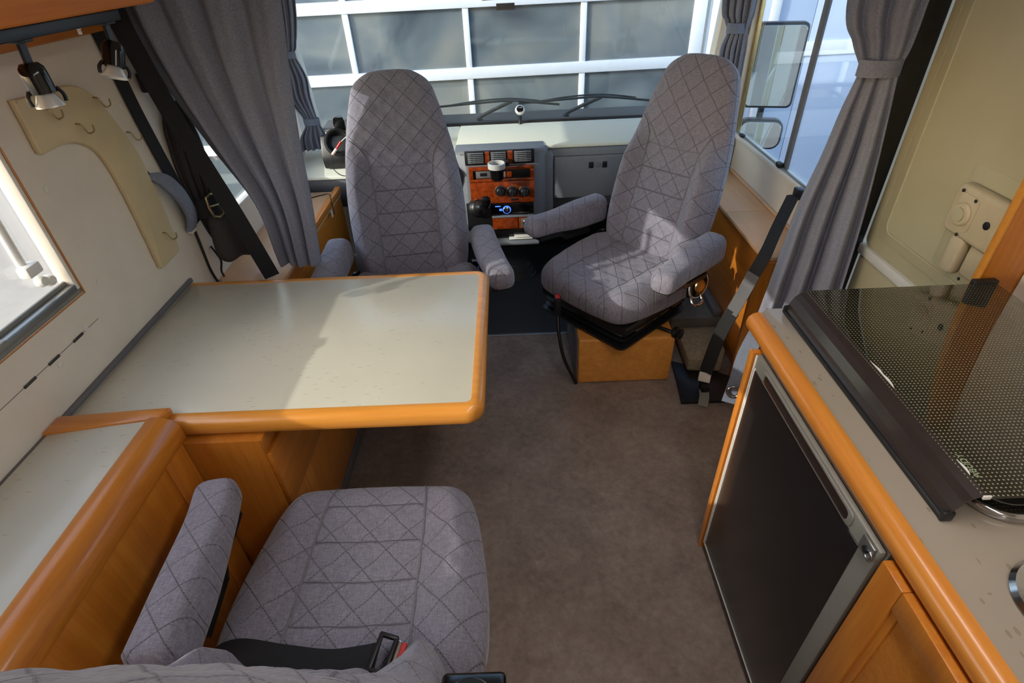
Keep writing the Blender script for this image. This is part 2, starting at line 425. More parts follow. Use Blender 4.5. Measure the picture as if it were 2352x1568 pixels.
def pillow_geo(outline, Tf, Tb, p=3.2, g=None, nr=40, nt=192, puff=0, pitch=.10):
    """closed cushion: outline [(u,v)] star-shaped about (0,c); returns verts as (u, depth, v)"""
    ol = catmull(outline, 24, True); c = np.mean(ol, axis=0)
    pts = np.array(ol); ang = np.arctan2(pts[:, 1]-c[1], pts[:, 0]-c[0]); rad = np.hypot(pts[:, 0]-c[0], pts[:, 1]-c[1])
    o = np.argsort(ang); ang, rad = ang[o], rad[o]
    th = np.linspace(-PI, PI, nt, endpoint=False)
    R = np.interp(th, np.concatenate([ang-2*PI, ang, ang+2*PI]), np.tile(rad, 3))
    s = np.linspace(0, 1, nr+1)[1:]; rr = np.sin(s*PI/2)
    V, F = [], []
    def depth(u, v, r):
        d = Tf*max(0.0, 1-r**p)**(1/p)
        k = min(1.0, max(0.0, (1-r)/.25))
        if g: d += g(u, v)*k*(2-k)
        if puff: d += puff*k*abs(math.sin(PI*(u+v)/pitch+PI/2))*abs(math.sin(PI*(u-v)/pitch+PI/2))
        return d
    def rho(u, v):
        a = math.atan2(v-c[1], u-c[0]); return math.hypot(u-c[0], v-c[1])/np.interp(a, np.concatenate([ang-2*PI, ang, ang+2*PI]), np.tile(rad, 3))
    V.append((c[0], depth(c[0], c[1], 0), c[1]))
    for r in rr:
        for k in range(nt):
            u = c[0]+math.cos(th[k])*R[k]*r; v = c[1]+math.sin(th[k])*R[k]*r; V.append((u, depth(u, v, r), v))
    def idx(i, k): return 1+i*nt+k % nt
    for k in range(nt): F.append((0, idx(0, k), idx(0, k+1)))
    for i in range(nr-1):
        for k in range(nt): F.append((idx(i, k), idx(i, k+1), idx(i+1, k+1), idx(i+1, k)))
    n0 = len(V); br = [rr[int((nr-1)*q)] for q in (.95, .85, .7, .5, .25)]
    for r in br:
        for k in range(nt):
            V.append((c[0]+math.cos(th[k])*R[k]*r, -Tb*max(0, 1-r**p)**(1/p), c[1]+math.sin(th[k])*R[k]*r))
    def b(i, k): return n0+i*nt+k % nt
    for k in range(nt): F.append((idx(nr-1, k), idx(nr-1, k+1), b(0, k+1), b(0, k)))
    for i in range(len(br)-1):
        for k in range(nt): F.append((b(i, k), b(i, k+1), b(i+1, k+1), b(i+1, k)))
    V.append((c[0], -Tb, c[1])); last = len(V)-1
    for k in range(nt): F.append((b(len(br)-1, k), b(len(br)-1, k+1), last))
    return V, F, (lambda u, v: depth(u, v, min(1, rho(u, v))))

def curtain_geo(rows, pleats, nx=None, seed=0, sub=8, thick=.004):
    """rows: (z, xl, yl, xr, yr, amp); pleats run down the cloth"""
    rnd = random.Random(seed); R = catmull(rows, sub); nx = nx or max(48, pleats*16)
    ph = [rnd.uniform(0, 6.28) for _ in range(4)]; V, F = [], []
    for r in R:
        z, xl, yl, xr, yr, am = r
        d = Vector((xr-xl, yr-yl, 0)); n = Vector((-d.y, d.x, 0)).normalized()
        for k in range(nx+1):
            s = k/nx
            w = math.sin(2*PI*pleats*s+ph[0]+.5*math.sin(2*PI*s+ph[1]+z)) + .35*math.sin(2*PI*pleats*1.9*s+ph[2]+.8*z) + .25*math.sin(2*PI*pleats*.45*s+ph[3])
            q = Vector((xl, yl, z))+d*s+n*(am*w)
            V.append(q)
    m = len(R); w = nx+1
    for i in range(m-1):
        for k in range(nx): F.append((i*w+k, i*w+k+1, (i+1)*w+k+1, (i+1)*w+k))
    return V, F
def curtain(name, rows, pleats, mat, parent=None, seed=0, thick=.004, **k):
    V, F = curtain_geo(rows, pleats, seed=seed); o = put(name, V, F, mat, parent, smooth=179, **k)
    md = o.modifiers.new('cloth', 'SOLIDIFY'); md.thickness = thick; md.offset = 0
    return o
def text_mesh(s, size, mat, parent, loc, rot, name, extrude=.0004):
    cu = bpy.data.curves.new(name, 'FONT'); cu.body = s; cu.size = size; cu.extrude = extrude; cu.align_x = 'CENTER'; cu.align_y = 'CENTER'
    tmp = bpy.data.objects.new(name, cu); COL.objects.link(tmp)
    dg = bpy.context.evaluated_depsgraph_get(); me = bpy.data.meshes.new_from_object(tmp.evaluated_get(dg))
    bpy.data.objects.remove(tmp); bpy.data.curves.remove(cu)
    me.materials.append(M[mat]); o = bpy.data.objects.new(name, me); COL.objects.link(o)
    o.parent = parent; o.location = Vector(loc)-ORG.get(parent.name, Vector()); o.rotation_euler = rot; return o
# ================================================================== the setting
XL, XR, XK = -1.213, 1.22, 1.30        # left wall, cab wall on the right, kitchen wall on the right
ZC = 1.98
struct(box('floor', (-1.25, -1.3, -.03), (1.34, 2.372, 0), 'floor', bevel=0))
struct(box('floor', (-1.25, 2.372, -.035), (1.26, 3.42, -.004), 'rubber', bevel=0))
struct(box('trim_1', (-.69, 2.362, -.002), (.30, 2.384, .004), 'alu', bevel=.002))
W = XL-.037
struct(boxes('wall_left', [((W, -1.3, -.1), (XL, -.03, ZC)), ((W, -.03, -.1), (XL, 1.337, .954)), ((W, -.03, 1.52), (XL, 1.337, ZC)),
    ((W, 1.337, -.1), (XL, 2.04, ZC)), ((W, 2.04, -.1), (XL, 2.98, .80)), ((W, 2.04, 1.50), (XL, 2.98, ZC)), ((W, 2.98, -.1), (XL, 3.30, ZC))], 'wall'))
struct(boxes('wall_right', [((XK, -1.3, -.1), (1.34, 1.21, ZC)), ((XK, 1.21, 1.90), (1.34, 1.86, ZC)), ((XK, 1.21, -.1), (1.34, 1.86, .04)),
    ((1.235, 1.86, -.1), (1.34, 1.95, ZC)), ((XR, 1.95, -.1), (1.26, 3.10, .795)), ((XR, 1.95, 1.52), (1.26, 3.10, ZC)), ((XR, 3.10, -.1), (1.26, 3.30, ZC))], 'wall'))
struct(box('wall_back', (-1.25, -1.34, -.1), (1.34, -1.3, ZC), 'wall', bevel=0))
struct(box('wall_front', (-1.25, 3.42, -.1), (1.26, 3.46, .79), 'black', bevel=0))
struct(box('ceiling', (-1.25, -1.34, ZC), (1.34, 3.32, ZC+.04), 'ceil', bevel=0))
struct(boxes('trim_2', [((XL, -1.2, .722), (XL+.012, 1.79, .738))], 'greyt', bevel=.002))   # rail along wall and table
# windscreen
ws = struct(prism('window_1', [(3.490, .79), (3.496, .79), (3.306, 1.985), (3.300, 1.985)], 0, -1.2, 1.2, 'glass', bevel=0))
prism('window_frame', [(3.47, .77), (3.52, .77), (3.515, .81), (3.475, .81)], 0, -1.24, 1.24, 'black', ws, bevel=.004)
for sx in (-1, 1):
    prism('window_frame', [(3.46, .77), (3.55, .77), (3.35, 1.985), (3.25, 1.985)], 0, sx*1.205-.045*(sx > 0), sx*1.205+.045*(sx < 0), 'offw', ws, bevel=.01)
# left living-room window: acrylic pane, rails, stay arm
wl_ = struct(box('window_2', (W-.012, -.02, .965), (W-.006, 1.325, 1.51), 'acrylic', bevel=0))
box('bottom_rail', (W-.01, -.03, .948), (XL-.003, 1.337, .966), 'grey', wl_, bevel=.003)
box('blind_rail', (XL-.022, -.03, .962), (XL-.001, 1.325, .985), 'alu', wl_, bevel=.006)
box('blind_rail', (XL-.034, -.03, .966), (XL-.024, 1.325, .995), 'grey', wl_, bevel=.004)
box('side_rail', (W-.008, 1.322, .966), (XL-.002, 1.337, 1.515), 'offw', wl_, bevel=.004)
box('window_frame', (XL-.001, 1.334, .948), (XL+.0015, 1.3385, 1.53), 'woodz', wl_, bevel=.002)
box('window_frame', (XL-.001, -.03, .949), (XL+.0015, 1.3385, .953), 'woody', wl_, bevel=.002)
tube('stay_arm', [(W-.004, 1.262, 1.44), (W-.004, 1.255, 1.20), (W-.004, 1.25, 1.08)], .011, 'white', wl_, 10)
box('stay_bracket', (W-.006, 1.225, 1.055), (XL-.012, 1.275, 1.085), 'white', wl_, bevel=.006)
lathe('stay_knob', [(.002, 0), (.014, .002), (.016, .012), (.012, .022), (.003, .024)], (W-.002, 1.262, 1.03), (1, 0, 0), 'white', wl_)
lathe('stay_knob', [(.002, 0), (.014, .002), (.016, .012), (.012, .022), (.003, .024)], (W-.002, 1.285, 1.02), (1, 0, 0), 'white', wl_)
box('latch', (XL-.028, 1.005, .975), (XL+.012, 1.055, .993), 'grey', wl_, bevel=.006)
box('latch', (XL-.006, .96, .958), (XL+.016, 1.01, .982), 'alu', wl_, bevel=.007)
# cab side windows
cw = struct(box('window_3', (W+.010, 2.04, .80), (W+.015, 2.98, 1.50), 'glass', bevel=0))
boxes('window_frame', [((W, 2.03, .79), (XL+.004, 2.98, .806)), ((W, 2.965, .80), (XL+.004, 2.99, 1.5)), ((W, 2.03, .8), (XL+.004, 2.045, 1.5))], 'offw', cw, bevel=.002)
cr = struct(box('window_4', (1.242, 1.95, .80), (1.247, 3.10, 1.52), 'glass', bevel=0))
boxes('window_frame', [((XR-.008, 1.94, .786), (1.262, 3.12, .81)), ((XR-.01, 3.075, .80), (1.262, 3.12, 1.53))], 'offw', cr, bevel=.004)
box('window_seal', (1.232, 3.055, .80), (1.252, 3.077, 1.52), 'brass', cr, bevel=.003)
box('window_seal', (1.235, 2.43, .81), (1.252, 2.462, 1.52), 'greyt', cr, bevel=.004)
box('window_track', (1.226, 1.96, .81), (1.236, 3.06, .818), 'alu', cr, bevel=.002)
b_ = box('window_catch', (1.212, 2.45, .812), (1.236, 2.49, .835), 'black', cr, bevel=.006)
box('window_catch', (1.212, 2.93, .812), (1.236, 2.965, .826), 'black', cr, bevel=.005)
# door in the right wall, two leaves, and its post
struct(box('trim_3', (1.222, 1.862, .0), (1.24, 1.900, ZC), 'woodz', bevel=.006))
struct(box('trim_4', (1.224, 1.846, .0), (1.302, 1.861, ZC), 'black', bevel=.004))
dr = struct(prism('door_1', rrect(1.215, 1.842, .735, 1.895, .03), 0, 1.302, 1.335, 'door', bevel=.008, seg=3))
def frame_ring(name, y0, y1, z0, z1, w, x0, x1, mat, parent):
    return boxes(name, [((x0, y0, z0), (x1, y0+w, z1)), ((x0, y1-w, z0), (x1, y1, z1)), ((x0, y0+w, z0), (x1, y1-w, z0+w)), ((x0, y0+w, z1-w), (x1, y1-w, z1))], mat, parent, bevel=.004)
prism('raised_panel', rrect(1.24, 1.752, .825, 1.84, .035), 0, 1.2935, 1.304, 'door', dr, bevel=.0095, seg=1)
prism('rim', rrect(1.225, 1.795, .790, 1.87, .045), 0, 1.2975, 1.303, 'door', dr, bevel=.005, seg=2)
dl = struct(prism('door_2', rrect(1.215, 1.842, .05, .70, .02), 0, 1.302, 1.335, 'door', bevel=.006))
struct(box('trim_5', (1.290, 1.21, .698), (1.335, 1.848, .737), 'white', bevel=.006))
# latch on the upper leaf
lt = thing('door_latch', 'beige moulded door latch housing with round dial on the cream door', 'latch', (1.294, 1.42, .85))
prism('back_plate', rrect(1.24, 1.50, .838, 1.150, .02), 0, 1.2925, 1.2945, 'door', lt, bevel=.001)
prism('latch_housing', rrect(1.29, 1.485, .965, 1.105, .022), 0, 1.258, 1.2926, 'doorfr', lt, bevel=.012, seg=3)
prism('housing_well', rrect(1.385, 1.465, .985, 1.085, .018), 0, 1.2555, 1.2595, 'doorfr', lt, bevel=.0015)
lathe('dial', [(.033, 0), (.033, .006), (.028, .011), (.0, .012)], (1.2575, 1.425, 1.03), (-1, 0, 0), 'doorfr', lt, 28)
lathe('dial_cap', [(.020, 0), (.020, .004), (.0, .005)], (1.246, 1.425, 1.03), (-1, 0, 0), 'door', lt, 24)
prism('handle', rrect(1.385, 1.44, .856, .97, .018), 0, 1.262, 1.2926, 'doorfr', lt, bevel=.010, seg=3)
prism('handle_recess', rrect(1.30, 1.378, .87, .955, .012), 0, 1.282, 1.2935, 'doorfr', lt, bevel=.003)
for y, z in ((1.455, 1.088), (1.40, 1.078), (1.412, .975), (1.375, .85)):
    lathe('screw', [(.005, 0), (.005, .002), (.003, .003)], (1.2555 if z > .97 and z < 1.1 else 1.2925, y, z), (-1, 0, 0), 'black', lt, 10)
lathe('keyhole', [(.011, 0), (.011, .002), (.006, .003)], (1.2575, 1.335, 1.035), (-1, 0, 0), 'black', lt, 16)
# wooden partition between kitchen and door
pt = thing('wood_partition', 'upright orange wood partition board between kitchen worktop and cream door', 'partition', (1.26, 1.22, .886))
box('board', (1.196, 1.213, .887), (1.339, 1.231, ZC-.001), 'woodz', pt, bevel=.001)
box('edge_band', (1.190, 1.211, .887), (1.1965, 1.233, ZC-.001), 'woodlx', pt, bevel=.002)

# added fill lamps: unseen ceiling strips that brighten the interior
for x, y0, y1, lab in ((.40, -1.15, -.10, 'rear white strip lamp on the ceiling above the aisle'), (.40, .0, 1.05, 'front white strip lamp on the ceiling above the aisle')):
    lo, hi = (x-.11, y0, ZC-.03), (x+.11, y1, ZC)
    lp = thing('strip_lamp', lab, 'lamp', ((lo[0]+hi[0])/2, (lo[1]+hi[1])/2, ZC-.03), group='ceiling strip lamps')
    box('lamp_housing', (lo[0], lo[1], lo[2]+.012), hi, 'white', lp, bevel=.002)
    box('diffuser', (lo[0]+.01, lo[1]+.01, lo[2]), (hi[0]-.01, hi[1]-.01, lo[2]+.0125), 'led', lp, bevel=.002)

# ================================================================== outside
gd = tag(box('yard', (-30, -30, -.80), (30, 30, -.75), 'concrete', bevel=0), 'pale concrete yard surface around the vehicle', 'yard'); struct(gd)
GY = 5.0
gr = thing('garage_door', 'white framed sectional garage door with rows of smoked panes ahead of the windscreen', 'garage door', (0.15, GY, -.75))
zs = [.778+.507*k for k in range(-3, 4)]; xs = [-1.248+.9355*k for k in range(-2, 4)]
x0, x1 = xs[0]-.05, 1.655
for z in zs: box('rail', (x0, GY-.02, z), (x1, GY+.05, z+.084), 'garage', gr, bevel=.004)
for i, z in enumerate(zs[:-1]):
    for j, x in enumerate(xs):
        w = .024 if j < len(xs)-1 else .05
        box('mullion', (x-w, GY-.012, z+.083), (x+w, GY+.045, z+.508), 'garage', gr, bevel=.003)
        if j < len(xs)-1: box('pane', (x+w-.004, GY+.012, z+.08), (xs[j+1]-.02, GY+.022, z+.511), 'pane', gr, bevel=0)
gr.rotation_euler = (0, 0, math.radians(2.3))
bw = thing('building_wall', 'pale blue clad building wall with white bands to the right of the garage door', 'wall', (2.9, GY, -.75))
for k in range(6):
    xa = 1.80+.72*k
    boxes('cladding_panel', [((xa, GY+.02, -.75), (xa+.715, GY+.08, 2.6))], 'bluewall', bw, bevel=.004)
box('band', (2.05, GY, .81), (6.1, GY+.07, .915), 'garage', bw, bevel=.004)  # solid bar imitating the garage frame's reflection in the side window
box('corner_post', (1.66, GY-.05, -.75), (1.80, GY+.08, 2.6), 'garage', bw, bevel=.006)
box('downpipe', (2.135, GY-.03, -.75), (2.205, GY+.02, 2.6), 'garage', bw, bevel=.01)  # upright bar of the same imitated window reflection
bw.rotation_euler = (0, 0, math.radians(2.3)); bw.location.y += .11
# parked car seen past the left curtain
cr_ = thing('parked_car', 'pale blue parked car outside the left cab window', 'car', (-5.2, 6.4, -.75))
prism('body', [(4.4, -.55), (4.3, -.1), (4.6, .10), (5.6, .2), (6.3, .72), (7.6, .74), (8.3, .2), (8.5, -.1), (8.4, -.55)], 0, -6.0, -4.4, 'carblue', cr_, bevel=.06, seg=3)
prism('windscreen', [(5.55, .22), (6.25, .70), (6.28, .68), (5.62, .20)], 0, -5.85, -4.55, 'blackgl', cr_, bevel=.002)
box('grille', (-5.6, 4.27, -.32), (-4.8, 4.32, -.12), 'black', cr_, bevel=.01)
for x in (-5.85, -4.75): box('headlight', (x, 4.3, -.20), (x+.25, 4.36, -.06), 'chrome', cr_, bevel=.02)
for x in (-5.95, -4.6):
    for y in (5.1, 7.6): lathe('wheel', [(.32, 0), (.32, .18), (.2, .2), (.0, .2)], (x, y, -.43), (1, 0, 0), 'black', cr_, 20)
cr_.location += Vector((1.05, 1.0, 0))
# cowl and wipers
cw_ = tag(prism('windscreen_cowl', [(3.515, .70), (3.515, .765), (3.62, .775), (3.78, .792), (3.80, .77), (3.80, .60)], 0, -1.2, 1.2, 'dash', bevel=.008), 'dark plastic cowl below the windscreen outside', 'cowl')
cw_.data.materials[0] = plain('cowl_blue_black', (20, 24, 32), .4, var=.05)
for x, lab in ((-.19, 'black windscreen wiper in front of the driver seat side'), (.36, 'black windscreen wiper in front of the passenger seat side')):
    wp = thing('windscreen_wiper', lab, 'wiper', (x, 3.66, .79), group='windscreen wipers')
    tube('wiper_arm', [(x, 3.64, .800), (x+.10, 3.61, .850), (x+.21, 3.58, .900)], .011, 'black', wp, 8)
    tube('wiper_blade', [(x-.30, 3.575, .885), (x+.05, 3.555, .905), (x+.21, 3.55, .908), (x+.50, 3.565, .872)], .007, 'black', wp, 6)
    tube('wiper_bow', [(x-.22, 3.585, .885), (x+.0, 3.57, .912), (x+.21, 3.565, .918), (x+.42, 3.575, .89)], .005, 'black', wp, 6)
    lathe('wiper_pivot', [(.02, 0), (.02, .02), (.012, .025)], (x, 3.64, .778), (0, 0, 1), 'black', wp, 14)
# door mirrors on the right
mr = thing('wing_mirror', 'large rectangular wing mirror in black rim outside the right cab window', 'mirror', (1.46, 3.32, .60))
Rm = Matrix.Rotation(math.radians(-14), 4, 'Z')
def mirror(name_a, name_b, cx, cy, cz, w, h, rad, par):
    V, F = prism_geo(rrect(-w/2, w/2, -h/2, h/2, rad), 1, 0, .07, .012, 3); T = Matrix.Translation((cx, cy, cz)) @ Rm
    put(name_a, [T @ Vector(v) for v in V], F, 'black', par, smooth=40)
    V, F = prism_geo(rrect(-w/2+.013, w/2-.013, -h/2+.013, h/2-.013, rad*.8), 1, -.003, .01, .001, 1)
    put(name_b, [T @ Vector(v) for v in V], F, 'mirror', par, smooth=40)
mirror('mirror_housing', 'mirror_glass', 1.475, 3.30, 1.075, .265, .43, .03, mr)
tube('mirror_arm', [(1.25, 3.36, .62), (1.35, 3.38, .60), (1.46, 3.37, .66), (1.475, 3.36, .9)], .018, 'black', mr, 10)
m2 = thing('wing_mirror', 'small rounded wide-angle wing mirror below the rectangular one', 'mirror', (1.46, 3.30, .61))
mirror('mirror_housing', 'mirror_glass', 1.465, 3.29, .715, .25, .17, .055, m2)

# ================================================================== dashboard
db = thing('dashboard', 'grey dashboard with cream felt top below the windscreen', 'dashboard', (0, 3.2, .0))
prism('top_pad', [(3.000, .780), (3.005, .797), (3.10, .806), (3.46, .800), (3.46, .775)], 0, -.30, 1.19, 'dashpad', db, bevel=.006)
prism('fascia', [(3.005, .779), (2.995, .76), (3.01, .60), (3.03, .50), (3.10, .40), (3.41, .40), (3.41, .774)], 0, .16, 1.19, 'dash', db, bevel=.01)
prism('top_pad', [(2.90, .695), (2.905, .715), (3.10, .735), (3.46, .80), (3.46, .74)], 0, -1.19, -.30, 'dashpad', db, bevel=.008)
prism('lower_fascia', [(2.91, .694), (2.92, .655), (3.0, .50), (3.41, .45), (3.41, .735)], 0, -1.19, -.30, 'dash', db, bevel=.01)
con = prism('centre_console', [(-.305, 3.06), (-.285, 2.97), (-.25, 2.935), (.115, 2.935), (.150, 2.945), (.195, 2.985), (.215, 3.06), (.2, 3.4), (-.29, 3.4)], 2, .262, .796, 'dash', db, bevel=.012, seg=3)
prism('console_lip', [(2.90, .262), (2.895, .275), (2.905, .292), (2.95, .295), (3.0, .25)], 0, -.16, .145, 'dash', db, bevel=.006)
prism('console_top', [(2.93, .790), (2.94, .803), (3.06, .806), (3.06, .79)], 0, -.30, .18, 'dash', db, bevel=.004)
box('console_plate', (-.262, 2.9275, .352), (-.121, 2.9365, .518), 'black', db, bevel=.003)
box('vent_surround', (-.248, 2.9290, .730), (.124, 2.9365, .806), 'black', db, bevel=.003)
# air vents
def vent(xa, xb, slats, lab):
    v = box('air_vent', (xa, 2.924, .738), (xb, 2.937, .808 if False else .800), 'black', db, bevel=.004)
    for k in range(slats):
        z = .748+.048*k/(slats-1); box('slat', (xa+.005, 2.912, z-.002), (xb-.005, 2.925, z+.002), 'dash', v, bevel=.001)
    for k in range(3):
        x = xa+(xb-xa)*(k+1)/4; box('fin', (x-.0015, 2.915, .742), (x+.0015, 2.924, .798), 'black', v, bevel=0)
    return v
vent(-.236, -.142, 6, ''); vent(-.112, -.022, 6, ''); vent(.012, .112, 6, '')
for xa, xb in ((-.140, -.114), (-.020, .010)): box('wood_trim', (xa, 2.920, .738), (xb, 2.937, .802), 'woodburl', db, bevel=.003)
# switch panel
sp = boxes('wood_trim', [((-.232, 2.915, .640), (.122, 2.937, .655)), ((-.232, 2.915, .703), (.122, 2.937, .722)), ((-.232, 2.915, .655), (-.208, 2.937, .703)), ((.098, 2.915, .655), (.122, 2.937, .703))], 'woodburl', db, bevel=.003)
box('switch_panel', (-.209, 2.926, .654), (.099, 2.937, .704), 'black', db, bevel=.001)
box('slot_insert', (-.195, 2.921, .660), (-.105, 2.927, .698), 'greyt', db, bevel=.003)
box('slot_recess', (-.172, 2.919, .672), (-.135, 2.922, .690), 'black', db, bevel=.002)
for x, mt in ((-.092, 'red'), (-.060, 'salmon'), (-.028, 'orangebtn')):
    box('switch_button', (x, 2.918, .662), (x+.027, 2.927, .692), mt, db, bevel=.003)
box('wood_trim', (-.232, 2.918, .515), (.122, 2.937, .637), 'woodburl', db, bevel=.004)
for x, z in ((-.066, .588), (.000, .583), (.066, .580)):
    kn = lathe('control_knob', [(.030, 0), (.030, .006), (.022, .008), (.020, .026), (.016, .030), (0, .030)], (x, 2.918, z), (0, -1, 0), 'black', db, 28)
    ring('knob_ring', (x, 2.914, z), (0, 1, 0), .0285, .0022, 'alu', kn)
    box('pointer', (x-.003, 2.886, z-.018), (x+.003, 2.892, z+.018), 'steel', kn, bevel=.001)
box('badge', (-.01, 2.915, .530), (.03, 2.919, .541), 'black', db, bevel=.001)
# radio
rd = box('radio', (-.122, 2.916, .446), (.116, 2.937, .513), 'blackgl', db, bevel=.004)
lathe('radio_knob', [(.019, 0), (.019, .010), (.014, .014), (0, .014)], (-.036, 2.917, .478), (0, -1, 0), 'chrome', rd, 24)
ring('knob_glow', (-.036, 2.914, .478), (0, 1, 0), .0205, .0028, 'ledblue', rd)
box('display', (-.100, 2.914, .496), (-.070, 2.917, .501), 'ledblue', rd, bevel=.001)
box('display', (-.078, 2.914, .472), (-.062, 2.917, .484), 'ledblue', rd, bevel=.001)
box('radio_strip', (-.005, 2.913, .455), (.09, 2.917, .460), 'chrome', rd, bevel=.001)
# ashtray drawer and lighter socket
box('console_ledge', (-.122, 2.905, .434), (.116, 2.937, .444), 'dash', db, bevel=.003)
box('ashtray_door', (-.120, 2.914, .360), (.026, 2.937, .432), 'woodburl', db, bevel=.004)
ls_ = box('lighter_surround', (.030, 2.914, .360), (.114, 2.937, .432), 'woodburl', db, bevel=.004)
box('socket_plate', (.042, 2.909, .368), (.106, 2.916, .424), 'alu', ls_, bevel=.005)
ring('socket_rim', (.074, 2.905, .397), (0, 1, 0), .019, .004, 'chrome', ls_)
lathe('socket_hole', [(.017, 0), (.017, .002), (0, .002)], (.074, 2.909, .397), (0, -1, 0), 'black', ls_, 20)
box('open_tray', (-.122, 2.928, .300), (.112, 2.9365, .352), 'blackgl', db, bevel=.002)
for a, b, z in ((-.03, .105, .300), (0.0, .105, .312)): box('tray_card', (a, 2.90, z), (b, 2.93, z+.006), 'white', db, bevel=.001)
# glove box
box('glovebox_gap', (.228, 2.996, .500), (1.0, 3.03, .742), 'black', db, bevel=.006)
gb = box('glovebox_door', (.234, 2.986, .500), (.994, 3.03, .736), 'dash', db, bevel=.010, seg=3)
for x in (.425, .50): box('latch_recess', (x, 2.983, .668), (x+.026, 2.988, .702), 'black', gb, bevel=.002)
lathe('lock', [(.012, 0), (.012, .003), (.006, .004)], (.476, 2.986, .685), (0, -1, 0), 'greyt', gb, 16)
box('fascia_column', (.155, 2.975, .40), (.232, 3.05, .770), 'dash', db, bevel=.025, seg=4)
# gear lever
gl_ = thing('gear_lever', 'black gear lever with leather gaiter beside the centre console', 'gear lever', (-.17, 2.86, .48))
lathe('gaiter', [(.055, 0), (.05, .015), (.045, .02), (.045, .035), (.035, .045), (.034, .06), (.018, .08), (.012, .09)], (-.20, 2.93, .49), (.35, -1, .45), 'black', gl_, 22)
tube('lever', [(-.19, 2.89, .52), (-.16, 2.84, .55), (-.148, 2.81, .575)], .009, 'black', gl_, 10)
lathe('knob', [(.012, 0), (.024, .012), (.027, .035), (.024, .058), (.012, .066), (0, .067)], (-.147, 2.815, .535), (.05, -.15, 1), 'blackgl', gl_, 20)
# cup holder clipped to the vent
ch = thing('cup_holder', 'silver ringed cup holder clipped to the centre air vent', 'cup holder', (-.075, 2.85, .69))
V, F = lathe_geo([(.040, 0), (.046, .0), (.047, .026), (.041, .028), (.040, .004)], (-.078, 2.862, .752), (0, 0, 1), 32)
put('holder_ring', [v-Vector((0, 0, .018)) for v in V], F[:-2], 'silver', ch, smooth=40)
lathe('holder_cup', [(.030, 0), (.034, .004), (.038, .06), (.036, .06), (.032, .008), (0, .008)], (-.078, 2.862, .672), (0, 0, 1), 'blackgl', ch, 28)
box('clip', (-.035, 2.88, .735), (-.012, 2.915, .765), 'black', ch, bevel=.004)
# the odd round knob ornament
kb = thing('dashboard_ornament', 'loose silver-rimmed black gear knob standing on the dashboard behind the windscreen', 'ornament', (.064, 3.44, .802))
lathe('stem', [(.014, 0), (.011, .01), (.011, .05), (.014, .058)], (.064, 3.44, .802), (0, 0, 1), 'black', kb, 18)
lathe('ball', [(.010, -.028), (.024, -.018), (.030, 0), (.027, .012), (.0215, .016)], (.064, 3.435, .880), (0, -.8, .6), 'silver', kb, 28)
lathe('cap', [(.0205, .014), (.019, .019), (.012, .022), (0, .023)], (.064, 3.435, .880), (0, -.8, .6), 'blackgl', kb, 28)
text_mesh('1 3 5', .011, 'white', kb, (.064, 3.4145, .8995), (math.radians(53), 0, 0), 'shift_pattern')
text_mesh('2 4 R', .011, 'white', kb, (.064, 3.4205, .8905), (math.radians(53), 0, 0), 'shift_pattern')
# speaker pod with cable, holder, sat-nav frame at the left end of the dash
sk = thing('speaker_pod', 'round black speaker pod at the left end of the dashboard', 'speaker', (-.93, 3.02, .74))
ax = Vector((.25, -.85, .45)).normalized()
lathe('speaker_ring', [(.066, -.05), (.072, -.01), (.070, .004), (.060, .006), (.048, -.006), (.044, -.02), (.026, -.028), (0, -.03)], (-.92, 2.99, .868), ax, 'black', sk, 32)
prism('pod_body', [(2.98, .728), (2.97, .80), (3.02, .90), (3.2, .86), (3.24, .765), (3.1, .735)], 0, -1.02, -.83, 'black', sk, bevel=.012)
cb = thing('audio_cable', 'thin cable with red jack plugs lying over the speaker pod', 'cable', (-.9, 2.93, .72))
tube('wire', [(-.80, 2.92, .945), (-.845, 2.915, .915), (-.88, 2.91, .89)], .0022, 'white', cb, 6)
tube('jack', [(-.878, 2.91, .892), (-.905, 2.905, .862)], .006, 'red', cb, 8, 1)
tube('jack', [(-.908, 2.905, .858), (-.935, 2.90, .83)], .0075, 'salmon', cb, 8, 1)
tube('wire', [(-.936, 2.90, .828), (-.945, 2.88, .775), (-.90, 2.87, .728), (-.82, 2.88, .728), (-.72, 2.92, .734)], .0022, 'black', cb, 6)
ph = thing('phone_holder', 'black phone holder standing beside the driver backrest on the dash', 'phone holder', (-.78, 3.02, .74))
box('back', (-.815, 3.02, .80), (-.775, 3.045, 1.00), 'black', ph, bevel=.006)
box('arm', (-.845, 2.995, .90), (-.785, 3.015, .925), 'black', ph, bevel=.005)
box('arm', (-.825, 2.985, .985), (-.785, 3.015, 1.01), 'black', ph, bevel=.005)
tube('stalk', [(-.80, 3.03, .74), (-.80, 3.03, .82)], .012, 'black', ph, 10, 1)
box('cradle', (-.85, 2.99, .75), (-.835, 3.01, .90), 'grey', ph, bevel=.004)
pf = tag(put('glass_display', *prism_geo(rrect(-.955, -.895, .895, .965, .012), 1, 3.10, 3.106, .001, 1), 'blackgl', smooth=40), 'small glass display plate standing behind the speaker pod', 'display')
tube('frame', [(-.955, 3.103, .90), (-.958, 3.103, .935), (-.945, 3.103, .965), (-.90, 3.103, .968), (-.895, 3.103, .90)], .003, 'chrome', pf, 6, 3)
